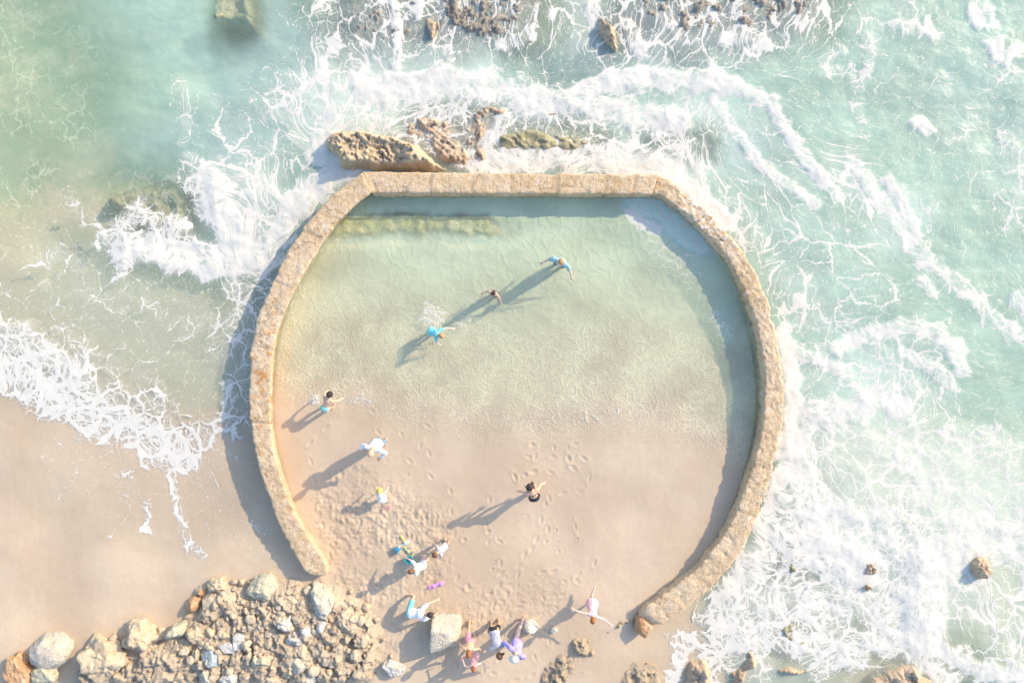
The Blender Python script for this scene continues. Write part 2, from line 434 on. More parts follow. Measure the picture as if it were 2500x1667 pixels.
# ------------------------------------------------------------------ pool wall
def wall_section(pairs, z_top, z_bot, seed, end0=False, end1=False, m=10, name="wall_section", parent=None, mat=None, lift=0.0, rag=1.0, under=0.0, joints=(), slim=1.0):
    A = spline([tuple(P(*a, z_top)[:2]) for a, b in pairs], m); B = spline([tuple(P(*b, z_top)[:2]) for a, b in pairs], m)
    # resample evenly
    C = (A + B) / 2; A = C + (A - C) * slim; B = C + (B - C) * slim
    L = np.concatenate([[0], np.cumsum(np.hypot(*(C[1:] - C[:-1]).T))])
    n = int(L[-1] / .05); s = np.linspace(0, L[-1], n)
    A = np.stack([np.interp(s, L, A[:, k]) for k in (0, 1)], 1); B = np.stack([np.interp(s, L, B[:, k]) for k in (0, 1)], 1)
    prof = [(-.06, z_bot), (-.05, -.25), (-.03, .05), (-.015, .35), (-.004, .60), (0.0, .76)]     # outside face
    prof += [(t, .80 - .022 * (2 * t - 1)**8) for t in np.linspace(.015, .985, 17)]
    prof += [(1.0, .765), (1.0 - under * .15, .66), (1.0 - under * .4, .45), (1.0 - under * .75, .2), (1.0 - under, -.2), (1.0 - under, z_bot)]
    T = np.array(prof); k = len(T)
    V = np.zeros((n, k, 3))
    for j in range(k):
        t, z = T[j]
        V[:, j, :2] = A + (B - A) * t
        V[:, j, 2] = z + (z_top - .80) + lift
    if end0 or end1:                                                 # rounded, crumbling ends
        q = np.ones(n)
        if end0: q = np.minimum(q, sstep(-.12, .45, s))
        if end1: q = np.minimum(q, sstep(-.12, .45, L[-1] - s))
        mid_ = V.mean(1, keepdims=True)
        V[:, :, :2] = mid_[:, :, :2] + (V[:, :, :2] - mid_[:, :, :2]) * np.sqrt(q)[:, None, None]
        V[:, :, 2] -= ((1 - q) * .22)[:, None]
    D = (B - A) / np.linalg.norm(B - A, axis=1, keepdims=True)
    ss_ = np.repeat(s[:, None], k, 1); tt = T[:, 0][None, :] * .62 + T[:, 1][None, :]
    n1_ = fbm(ss_ * 1.6, tt * 1.6, seed, 3); n2_ = fbm(ss_ * 7, tt * 7, seed + 1, 3)
    off = (.05 * n1_ + .05 * n2_) * rag
    side = (T[:, 0][None, :] - .5) * 2
    V[:, :, 0] += D[:, None, 0] * off * side; V[:, :, 1] += D[:, None, 1] * off * side
    top = np.exp(-((T[:, 0][None, :] - .5) / .62)**4) * (T[:, 1][None, :] > .6)
    V[:, :, 2] += top * (.03 * n1_ + .022 * n2_ - .035 * sstep(.35, .75, fbm(ss_ * 4, tt * 4, seed + 5, 2))) * rag
    jt = np.zeros(n); tone = np.zeros(n); rj = np.random.default_rng(seed)
    js = [j * L[-1] for j in joints]
    for j in js: jt = np.maximum(jt, np.exp(-((s - j + 0) / .045)**2))
    for i_ in range(len(js) + 1):
        lo = js[i_ - 1] if i_ else -1; hi = js[i_] if i_ < len(js) else 1e9
        tone[(s >= lo) & (s < hi)] = rj.uniform(-1, 1)
    V[:, :, 2] -= .018 * jt[:, None] * (T[:, 1][None, :] > .6)
    F = grid_faces(n, k)
    me = mesh_np(name, V.reshape(-1, 3), F[:, ::-1])
    attr(me, "joint", np.repeat(jt, k)); attr(me, "tone", np.repeat(tone, k))
    bm = bmesh.new(); bm.from_mesh(me); bm.verts.ensure_lookup_table()
    bm.faces.new([bm.verts[i] for i in range(k)]); bm.faces.new([bm.verts[(n - 1) * k + i] for i in range(k)][::-1])
    bmesh.ops.recalc_face_normals(bm, faces=bm.faces); bm.to_mesh(me); bm.free()
    return link(name, me, mat, parent)

N = NT("wall_material")
o = N.obj()
a = N.noise(o, 1.1, 4, .6); b = N.noise(o, 6, 6, .68); c = N.noise(o, 26, 4, .7)
col = N.mix(N.ss(.35, .65, a), (.54, .365, .20), (.64, .465, .29))
col = N.mix(N.math('MULTIPLY', N.ss(.42, .68, b), .75), col, (.76, .62, .45))
col = N.mix(N.math('MULTIPLY', N.ss(.54, .66, N.noise(o, 3.3, 6, .7)), .45), col, (.40, .22, .10))
col = N.mix(N.math('MULTIPLY', N.ss(.55, .63, N.noise(o, 17, 5, .72)), .8), col, (.25, .16, .09))
col = N.mix(N.math('MULTIPLY', N.ss(.62, .70, N.noise(o, 2.2, 6, .72, .3)), .8), col, (.74, .70, .64))
col = N.mix(N.math('MULTIPLY', N.math('MULTIPLY', N.attr("joint"), .7), N.ss(.35, .6, N.noise(o, 4, 4))), col, (.30, .21, .13))
col = N.mix(N.math('MULTIPLY_ADD', N.attr("tone"), .13, .08, clamp=True), col, (.78, .64, .48))
col = N.mix(N.math('MULTIPLY', N.attr("spray"), N.ss(.50, .58, N.noise(o, 9, 5, .7))), col, (.78, .76, .72))
crk = N.vor(N.vmath('ADD', o, N.vmath('SCALE', N.noise(o, 1.7, 4, color=True), .9)), .55, 'DISTANCE_TO_EDGE', '3D')
col = N.mix(N.math('MULTIPLY', N.ss(.010, .004, crk), .5), col, (.22, .15, .09))
rust = N.math('MULTIPLY', N.ss(.54, .64, N.noise(o, 2.6, 4, .65)), N.attr("rust"))
col = N.mix(rust, col, (.62, .26, .06))
z = N.n("ShaderNodeSeparateXYZ"); N.put(z.inputs[0], o)
col = N.mix(N.math('MULTIPLY', N.ss(.22, .0, z.outputs[2]), .5), col, (.17, .16, .10))      # weed and wet stain near the waterline
vv = N.vor(N.vmath('ADD', o, N.vmath('SCALE', N.noise(o, 5, 3, color=True), .25)), 4.5, 'DISTANCE_TO_EDGE', '3D')
h = N.math('ADD', N.math('ADD', N.math('MULTIPLY', b, 1.3), N.math('MULTIPLY', c, .8)), N.math('MULTIPLY', N.ss(0, .1, vv), .10))
M_WALL = N.done(N.bsdf(col, .88, .25, N.bump(h, .8, .05)))

pw = empty("pool_wall", P(1250, 450, 0))
tag(pw, "curved tan concrete and stone wall enclosing the tidal pool", "wall")
def fix(o_):
    o_.matrix_parent_inverse = Matrix.Translation(-pw.location)
    me = o_.data; n = len(me.vertices); co = np.zeros(n * 3, np.float32); me.vertices.foreach_get("co", co); co = co.reshape(-1, 3)
    cx = G(660, 920)
    c2 = G(1720, 545); attr(me, "spray", .9 * np.exp(-(((co[:, 0] - c2[0])**2 + (co[:, 1] - c2[1])**2) / 1.3)) + .35 * np.exp(-(((co[:, 0] - G(650, 820)[0])**2 + (co[:, 1] - G(650, 820)[1])**2) / 2.5)))
    attr(me, "rust", np.exp(-(((co[:, 0] - cx[0]) / .5)**2 + ((co[:, 1] - cx[1]) / 2.2)**2)))
    return o_
w1_ = fix(wall_section(WALL_L, .70, -1.3, 40, end0=True, under=.32, slim=.97, joints=(.12, .27, .38, .55, .70, .83), name="curved_section", parent=pw, mat=M_WALL))
w2_ = fix(wall_section(WALL_T, .60, -1.6, 50, name="straight_section", parent=pw, mat=M_WALL, m=12, lift=.012, rag=.7, joints=(.02, .22, .365, .50, .66, .83, .93)))
w3_ = fix(wall_section(WALL_R, .55, -1.6, 60, end1=True, name="curved_section", parent=pw, mat=M_WALL, lift=-.01, rag=1.3, slim=.93, joints=(.06, .15, .3, .47, .55, .71, .86)))

# ------------------------------------------------------------------ water and foam
FOAM_AND_GLINTS = [
 # --- top band above the straight wall
 ([(900, 215), (1000, 215), (1100, 200), (1180, 220)], 40, .92), ([(1390, 240), (1480, 205), (1560, 190), (1640, 190), (1720, 195), (1780, 212)], 24, .92),
 ([(1240, 235), (1330, 250), (1400, 250), (1500, 275), (1600, 295), (1650, 305)], 32, .9), ([(760, 250), (800, 200), (840, 160), (880, 200)], 60, .62),
 ([(780, 310), (900, 280), (1000, 255)], 52, .66), ([(1040, 330), (1060, 300), (1140, 240)], 34, .66), ([(1160, 405), (1250, 398), (1350, 385), (1450, 390), (1550, 400), (1620, 412)], 30, .92),
 ([(1200, 330), (1300, 320), (1400, 345), (1500, 330), (1600, 340)], 55, .50), ([(1165, 390), (1195, 340), (1230, 290)], 22, .85), ([(1100, 270), (1050, 300), (1060, 360)], 12, .75),
 ([(1620, 412), (1680, 455), (1720, 490), (1775, 545)], 20, 1.0), ([(1700, 420), (1740, 470), (1800, 520), (1830, 570)], 45, .6), ([(1650, 380), (1700, 420)], 50, .7),
 ([(1720, 195), (1800, 215), (1880, 250), (1905, 300), (1960, 380), (2010, 440)], 13, .82), ([(1740, 240), (1790, 320), (1850, 400), (1920, 450), (1990, 500)], 12, .75),
 ([(1660, 250), (1740, 290), (1790, 330)], 30, .5), ([(1900, 300), (1930, 350), (1990, 420), (2040, 480)], 13, .6), ([(1850, 250), (1900, 330), (1950, 420)], 30, .45),
 ([(1000, 250), (1150, 300), (1300, 300), (1450, 310), (1620, 330)], 70, .50), ([(850, 300), (960, 300), (1010, 340)], 30, .66), ([(1230, 380), (1350, 370), (1500, 375), (1640, 390)], 26, .8), ([(1120, 400), (1180, 380)], 14, .7), ([(800, 330), (770, 380)], 20, .8), ([(700, 250), (760, 320)], 60, .6),
 # --- reef along the top edge
 ([(850, 60), (1000, 80), (1200, 60), (1430, 70)], 75, .47), ([(1430, 60), (1600, 60), (1800, 55), (1950, 70)], 75, .56), ([(930, 0), (940, 130)], 7, .6), ([(1120, 0), (1130, 100)], 7, .55), ([(1180, 0), (1185, 90)], 6, .5), ([(1400, 0), (1400, 130)], 12, .6), ([(1350, 0), (1345, 90)], 7, .55), ([(1590, 0), (1600, 80)], 8, .6), ([(1740, 0), (1735, 80)], 7, .6), ([(1840, 0), (1850, 80)], 7, .6), ([(1930, 0), (1940, 70)], 8, .6), ([(960, 0), (972, 80), (966, 165)], 10, .8),
 ([(1022, -10), (1015, 32)], 13, .9), ([(1080, 0), (1086, 95), (1100, 150)], 8, .66), ([(1530, 60), (1565, 130)], 18, .82), ([(1440, 10), (1452, 55)], 13, .85), ([(1300, 85), (1230, 110)], 15, .7),
 ([(880, 170), (880, 60), (900, 0)], 18, .5), ([(1620, 40), (1660, 90), (1700, 105)], 14, .7), ([(1770, 100), (1830, 90), (1870, 110)], 16, .8), ([(1690, 20), (1680, 95)], 8, .6),
 ([(1805, 0), (1810, 70)], 8, .7), ([(1885, 0), (1890, 60)], 8, .7), ([(1480, 150), (1600, 150), (1720, 140)], 35, .45), ([(1200, 150), (1320, 130), (1420, 160)], 40, .38), ([(1950, 40), (2050, 30), (2120, 60)], 40, .42),
 # --- right hand sea
 ([(1850, 480), (1960, 560), (2080, 640)], 110, .42), ([(2040, 410), (2120, 470), (2190, 540)], 50, .52), ([(2080, 400), (2110, 440), (2160, 500), (2220, 590), (2265, 640)], 20, .7),
 ([(2165, 440), (2200, 500), (2235, 565)], 13, .82), ([(2270, 640), (2340, 700), (2420, 770), (2480, 820)], 18, .66), ([(2480, 725), (2505, 765)], 14, .8), ([(2250, 680), (2280, 720)], 14, .6),
 ([(2300, 60), (2300, 350), (2200, 250)], 190, .24), ([(1950, 250), (2100, 300)], 120, .27), ([(2350, 500), (2420, 620)], 90, .22), ([(2300, 850), (2420, 950)], 80, .2), ([(2370, 25), (2386, 62)], 11, .9), ([(2425, 110), (2440, 140), (2470, 130)], 15, .9), ([(2240, 295), (2258, 318)], 13, .85),  # wide faint strokes: foam flecks, and sun glints painted as white specks
 ([(2190, 60), (2215, 70)], 14, .7), ([(2262, 60), (2275, 90)], 12, .75), ([(2200, 0), (2230, 60), (2280, 95)], 26, .5), ([(2400, 20), (2420, 60)], 16, .6),
 ([(2110, 90), (2124, 150), (2095, 220), (2070, 170), (2012, 180), (2008, 150), (2050, 120)], 13, .58), ([(2090, 250), (2100, 290), (2110, 330), (2060, 380)], 14, .5), ([(2350, 260), (2380, 300), (2340, 340), (2310, 345)], 13, .5),
 ([(2460, 340), (2500, 400), (2490, 480), (2470, 540)], 24, .55), ([(2420, 200), (2480, 180)], 18, .5), ([(2380, 440), (2440, 470), (2470, 520)], 26, .42),
 ([(2040, 850), (2130, 812), (2230, 795), (2290, 820), (2330, 850), (2345, 900)], 19, .8), ([(2200, 860), (2280, 900), (2315, 935)], 17, .7), ([(1980, 880), (2100, 880), (2250, 850)], 60, .5),
 ([(1950, 700), (2000, 760), (2060, 800)], 55, .52), ([(1880, 600), (1920, 680), (1960, 760)], 40, .46), ([(2080, 620), (2150, 650), (2160, 720)], 50, .4),
 ([(1912, 815), (1925, 880), (1932, 950), (1932, 1050), (1915, 1130), (1885, 1220)], 17, .95), ([(1935, 860), (2010, 885), (2060, 910)], 17, .8), ([(1950, 1000), (2000, 1010), (2080, 1000), (2140, 970), (2200, 990)], 30, .8),
 ([(2100, 930), (2180, 900), (2240, 960), (2230, 1030)], 40, .56), ([(2280, 930), (2320, 990), (2260, 1020)], 26, .5),
 # --- lower right
 ([(1990, 1120), (2120, 1100), (2300, 1100), (2420, 1150)], 75, .56), ([(2050, 1220), (2200, 1220), (2350, 1240), (2480, 1230)], 75, .6), ([(2060, 1300), (2200, 1320), (2350, 1320), (2480, 1330)], 80, .72),
 ([(2340, 1400), (2420, 1480), (2480, 1540)], 80, .58), ([(1930, 1080), (1958, 1150), (1970, 1250), (1990, 1320)], 40, .92), ([(1950, 1350), (2050, 1350), (2110, 1390)], 50, 1.0),
 ([(1905, 1240), (1885, 1320), (1810, 1420), (1750, 1500), (1770, 1560)], 42, .85), ([(2275, 1370), (2262, 1450), (2250, 1520), (2255, 1570)], 45, 1.0), ([(2250, 1340), (2330, 1330), (2290, 1400)], 50, .85),
 ([(2280, 1580), (2340, 1610), (2420, 1645), (2510, 1645)], 20, .92), ([(1780, 1570), (1900, 1545), (2000, 1580), (2100, 1600)], 34, .85), ([(2050, 1420), (2150, 1500), (2180, 1560)], 42, .72),
 ([(1900, 1450), (2000, 1480), (2050, 1560)], 55, .74), ([(1840, 1480), (1780, 1540), (1740, 1600)], 40, .72), ([(1690, 1560), (1660, 1600), (1640, 1660), (1620, 1700)], 16, .85), ([(1660, 1565), (1700, 1570), (1740, 1550)], 20, .7),
 ([(1720, 1640), (1800, 1600), (1860, 1640)], 30, .6), ([(2000, 1630), (2100, 1570), (2200, 1560)], 22, .85), ([(2220, 1600), (2270, 1640), (2330, 1660)], 16, .8),
 ([(1960, 1180), (2080, 1260), (2180, 1260)], 30, .8), ([(2200, 1100), (2260, 1180), (2330, 1190)], 22, .72), ([(2420, 1060), (2490, 1100)], 28, .6), ([(2200, 1290), (2190, 1350), (2230, 1440)], 22, .75),
 # --- left
 ([(310, 610), (380, 600), (470, 630), (560, 640), (640, 622)], 38, .96), ([(505, 450), (535, 510), (565, 560), (600, 600)], 42, 1.0), ([(330, 590), (265, 588)], 16, .9), ([(300, 560), (340, 520), (400, 560)], 26, .7),
 ([(400, 600), (420, 560)], 30, .85), ([(600, 440), (680, 500), (740, 490)], 40, .64), ([(720, 490), (800, 440), (840, 418)], 30, .96), ([(640, 625), (700, 545), (760, 475)], 24, .95), ([(560, 650), (640, 660)], 24, .7),
 ([(560, 330), (620, 280), (680, 230), (740, 170), (800, 100)], 34, .42), ([(600, 390), (660, 420), (700, 350), (760, 310)], 46, .52), ([(440, 205), (456, 260), (450, 345)], 13, .5), ([(530, 250), (560, 320)], 15, .42),
 ([(790, 0), (800, 80), (790, 150), (770, 260), (770, 330)], 26, .6), ([(780, 340), (790, 385), (835, 400)], 20, .96), ([(510, 410), (560, 380), (600, 390)], 18, .5), ([(165, 480), (190, 520), (240, 550)], 12, .45), ([(600, 520), (660, 560)], 34, .75),
 # --- wash on the left beach
 ([(-40, 895), (50, 925), (130, 975), (200, 1012), (262, 1038), (330, 1045), (400, 1085), (438, 1112)], 40, .9), ([(-40, 800), (60, 840), (150, 890), (210, 950)], 44, .72), ([(250, 965), (350, 1000), (400, 1050)], 36, .62),
 ([(420, 1100), (480, 1070), (560, 1030)], 30, .62), ([(100, 640), (150, 620), (200, 655)], 18, .5), ([(110, 690), (140, 770)], 16, .42), ([(200, 700), (300, 760)], 22, .4), ([(300, 715), (360, 745), (430, 790)], 16, .42),
 ([(450, 800), (520, 780), (545, 860)], 30, .46), ([(560, 700), (600, 720), (570, 790), (575, 830)], 22, .6), ([(100, 700), (350, 850), (500, 920)], 190, .2), ([(150, 810), (220, 870), (280, 900)], 24, .5), ([(340, 900), (420, 1000)], 24, .4),
 ([(740, 560), (700, 640), (655, 740), (620, 830), (600, 920), (590, 1020)], 34, .50), ([(560, 940), (555, 1010), (575, 1060)], 14, .66),
 ([(300, 1110), (420, 1160), (540, 1130)], 70, .27), ([(200, 1150), (330, 1200)], 60, .2), ([(411, 1125), (424, 1180), (430, 1220), (442, 1262), (462, 1320), (505, 1352)], 8, .66), ([(362, 1225), (364, 1292)], 7, .62),
 ([(312, 1150), (318, 1200)], 12, .5), ([(565, 1100), (590, 1200), (640, 1300)], 32, .3), ([(150, 1300), (350, 1310)], 10, .22),
]
POOLFOAM = [([(1555, 485), (1610, 512), (1665, 555), (1715, 600)], 34, .60), ([(1538, 522), (1570, 545), (1602, 562)], 14, 1.1), ([(1620, 590), (1680, 650)], 40, .42), ([(1062, 778)], 34, .56), ([(1050, 760)], 20, .6), ([(1130, 790)], 22, .46),
            ([(1750, 770), (1770, 810)], 18, .46), ([(700, 740), (725, 700)], 34, .36), ([(820, 590)], 40, .30), ([(768, 978)], 15, .8), ([(848, 972), (880, 975), (905, 980)], 12, .5),
            ([(905, 985), (1060, 1012), (1140, 1010)], 24, .22), ([(1275, 1040), (1330, 1045)], 24, .24), ([(1340, 1020), (1400, 1000), (1480, 1010)], 28, .26), ([(1490, 1005), (1630, 1010)], 24, .18), ([(1690, 1060), (1795, 1095)], 22, .18)]
# milky, aerated water
MILK = [([(900, 150), (1000, 165), (1150, 150)], 60, .8), ([(1700, 270), (1800, 340)], 70, .6), ([(2050, 1330), (2250, 1450)], 120, .8), ([(1950, 1000), (2150, 950)], 90, .5), ([(1900, 1400), (1900, 1550)], 150, .8),
        ([(2100, 1150), (2400, 1250)], 120, .5), ([(550, 500), (620, 600)], 110, .5), ([(2180, 560), (2230, 520)], 60, .5), ([(1300, 320), (1600, 320)], 90, .5), ([(820, 250), (900, 300)], 80, .6), ([(300, 760), (500, 850)], 120, .25)]
BLUE = [([(600, 330), (660, 150), (700, 60)], 90, .7), ([(350, 400), (480, 330)], 80, .5), ([(1000, 60), (900, 60)], 70, .8), ([(1400, 90), (1700, 60)], 90, .8), ([(1350, 130), (1500, 130)], 60, .7), ([(560, 380)], 50, .8),  # grey-blue sea patches; shade on water and wave faces painted in as colour
        ([(2215, 1480), (2225, 1560), (2190, 1370)], 30, .8), ([(2350, 260), (2480, 330)], 120, .3), ([(1740, 320), (1850, 400)], 60, .4), ([(1100, 60), (1250, 50)], 70, .5)]
GREEN = [([(50, 100), (150, 250), (50, 330)], 200, .8), ([(2300, 450), (2450, 700), (2400, 950)], 220, .4), ([(60, 540), (250, 480)], 100, .5)]
SANDY = [([(0, 640), (100, 720), (250, 830), (450, 930)], 130, 1.0), ([(250, 720), (400, 780), (560, 850)], 120, .95), ([(2100, 1150), (2400, 1200), (2400, 1500), (2100, 1550), (1900, 1500)], 150, .75), ([(2050, 1080)], 60, .6), ([(330, 500)], 60, .4), ([(20, 600)], 60, .6)]

CLEAR = [([(580, -20), (585, 70)], 62, 1.0), ([(280, 500), (420, 500)], 95, .9), ([(860, 40), (1300, 30)], 100, .9), ([(1550, 30), (1980, 20)], 95, .9), ([(1050, 340), (1180, 330)], 90, .9), ([(1250, 340), (1440, 345)], 50, .9), ([(1600, 350), (1720, 355)], 45, .8),
         ([(1930, 1380)], 60, .9), ([(1930, 1540)], 60, .9), ([(1490, 90)], 50, .7)]
def water_attrs(X, Y, ins_pool):
    D = strokes(X, Y, POOLFOAM, .35) if ins_pool else strokes(X, Y, [(p, r * 1.22 + 3, d) for p, r, d in FOAM_AND_GLINTS], .6) * (1 + .22 * fbm(X * .55, Y * .55, 77, 3))
    if ins_pool:
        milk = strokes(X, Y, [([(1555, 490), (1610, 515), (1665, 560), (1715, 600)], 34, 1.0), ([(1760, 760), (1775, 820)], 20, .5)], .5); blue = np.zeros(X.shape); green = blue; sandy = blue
    else:
        milk = np.maximum(strokes(X, Y, MILK), sstep(.5, 1.0, D) * .8); blue = strokes(X, Y, BLUE); green = strokes(X, Y, GREEN); sandy = strokes(X, Y, SANDY)
        far = sstep(0, 3, np.maximum(np.abs(X) - 15.6, np.abs(Y) - 10.4))
        D = np.maximum(D, far * np.clip(.25 + .35 * fbm(X * .15, Y * .15, 71, 3), 0, .8))
    return D, milk, blue, green, sandy

def build_water(name, step, inside):
    lim = (16.4, 11.2) if not inside else (8.4, 5.6)
    x0, x1 = (-16.4, 16.4) if not inside else (-8.2, 8.4); y0, y1 = (-11.2, 11.2) if not inside else (-4.2, 5.3)
    wx = axis(x0, x1, step, 95) if not inside else np.arange(x0, x1, step)
    wy = axis(y0, y1, step, 95) if not inside else np.arange(y0, y1, step)
    X, Y = np.meshgrid(wx, wy)
    gZ, _, sd, ins = ground_z(X, Y)
    D, milk, blue, green, sandy = water_attrs(X, Y, inside)
    if inside:
        lvl = .010 * fbm(X * 1.1, Y * 1.1, 81, 3) + .004 * fbm(X * 4, Y * 4, 82, 2)
        keep = (sd > -.12) & (gZ < .02)
    else:
        sw = strokes(X, Y, [([(-60, 880), (60, 950), (200, 1040), (330, 1070), (440, 1110), (560, 1080)], 60, 1), ([(200, 1130), (420, 1180), (560, 1120)], 110, 1), ([(411, 1125), (430, 1220), (462, 1320), (510, 1355)], 26, 1),
                            ([(362, 1225), (364, 1292)], 24, 1), ([(590, 1060), (610, 1200), (660, 1310)], 50, 1), ([(1690, 1540), (1660, 1600), (1630, 1700)], 50, 1), ([(1700, 1667), (2000, 1640), (2100, 1700)], 120, 1)])
        sea = .05 * fbm(X * .35, Y * .5, 83, 3) + .025 * fbm(X * 1.2, Y * 1.5, 84, 3)
        relief = sstep(.35, 1.0, D)
        lvl = sea * sstep(0, -.6, gZ) + relief * (.03 + .05 * fbm(X * 1.6, Y * 1.6, 85, 4) + .010 * fbm(X * 6, Y * 6, 86, 3)) * sstep(.05, -.3, gZ)
        lvl = lvl + .04 * strokes(X, Y, [([(2262, 1370), (2250, 1450), (2245, 1560)], 34, 1.0), ([(1960, 1340), (2060, 1350)], 40, .6), ([(310, 625), (470, 650), (620, 640)], 26, .6), ([(540, 500), (570, 560)], 40, .7), ([(1390, 245), (1560, 200), (1750, 205)], 30, .5), ([(2200, 815), (2300, 830), (2340, 890)], 30, .4)])
        lvl = np.where(sw > .02, np.maximum(lvl, np.minimum(gZ + .008, .6)), lvl)
        keep = (sd < .12) & ((gZ < .06) | ((sw > .03) & (gZ < .5)))
    kf = keep[:-1, :-1] | keep[:-1, 1:] | keep[1:, 1:] | keep[1:, :-1]
    depth = np.clip(lvl - gZ, 0, 5)
    # flow-stretched coordinates for the foam pattern
    fx = X + .9 * fbm(X * .22, Y * .22, 91, 2) + .35 * fbm(X * .8, Y * .8, 92, 3)
    fy = Y + .9 * fbm(X * .22, Y * .22, 93, 2) + .35 * fbm(X * .8, Y * .8, 94, 3)
    vert = strokes(X, Y, [([(860, 60), (1430, 60)], 110, 1), ([(1430, 50), (2000, 50)], 110, 1), ([(790, 0), (780, 300)], 60, .8), ([(690, 480), (640, 620)], 60, .5)])
    diag = strokes(X, Y, [([(1850, 330), (2050, 480), (2250, 640), (2480, 820)], 120, 1)])
    fy = fy - .45 * vert * (fy - 9.3)
    c, s_ = math.cos(R(-45)), math.sin(R(-45))
    u = fx * c + fy * s_; v = -fx * s_ + fy * c
    ux = u - .45 * diag * (u - 5.6); fx, fy = ux * c - v * s_, ux * s_ + v * c
    idx = -np.ones(X.size, np.int64)
    F = grid_faces(len(wy), len(wx), kf)
    used = np.unique(F); idx[used] = np.arange(len(used))
    me = mesh_np(name, np.stack([X, Y, lvl], -1).reshape(-1, 3)[used], idx[F])
    def at(nm, a): attr(me, nm, a.reshape(-1)[used])
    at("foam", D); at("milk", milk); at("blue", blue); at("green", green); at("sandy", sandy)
    if inside: murk = np.maximum(sstep(.0, .09, depth) * .20 + sstep(.06, .5, depth) * .48, milk * .85)
    else: murk = np.clip(sstep(.0, .12, depth) * .16 + sstep(.1, 1.3, depth) * .58, 0, 1); murk = np.clip(murk + milk * .35 * sstep(0, .1, depth) + sandy * .15 * sstep(0, .2, depth) - .40 * strokes(X, Y, [([(20, 0), (110, 250), (40, 420)], 200, 1.0)]), 0, .96)
    if not inside: murk = murk * (1 - .72 * strokes(X, Y, CLEAR, .3))
    at("murk", murk)
    attr(me, "flow", np.stack([fx, fy, X * 0], -1).reshape(-1, 3)[used], 'FLOAT_VECTOR')
    return me

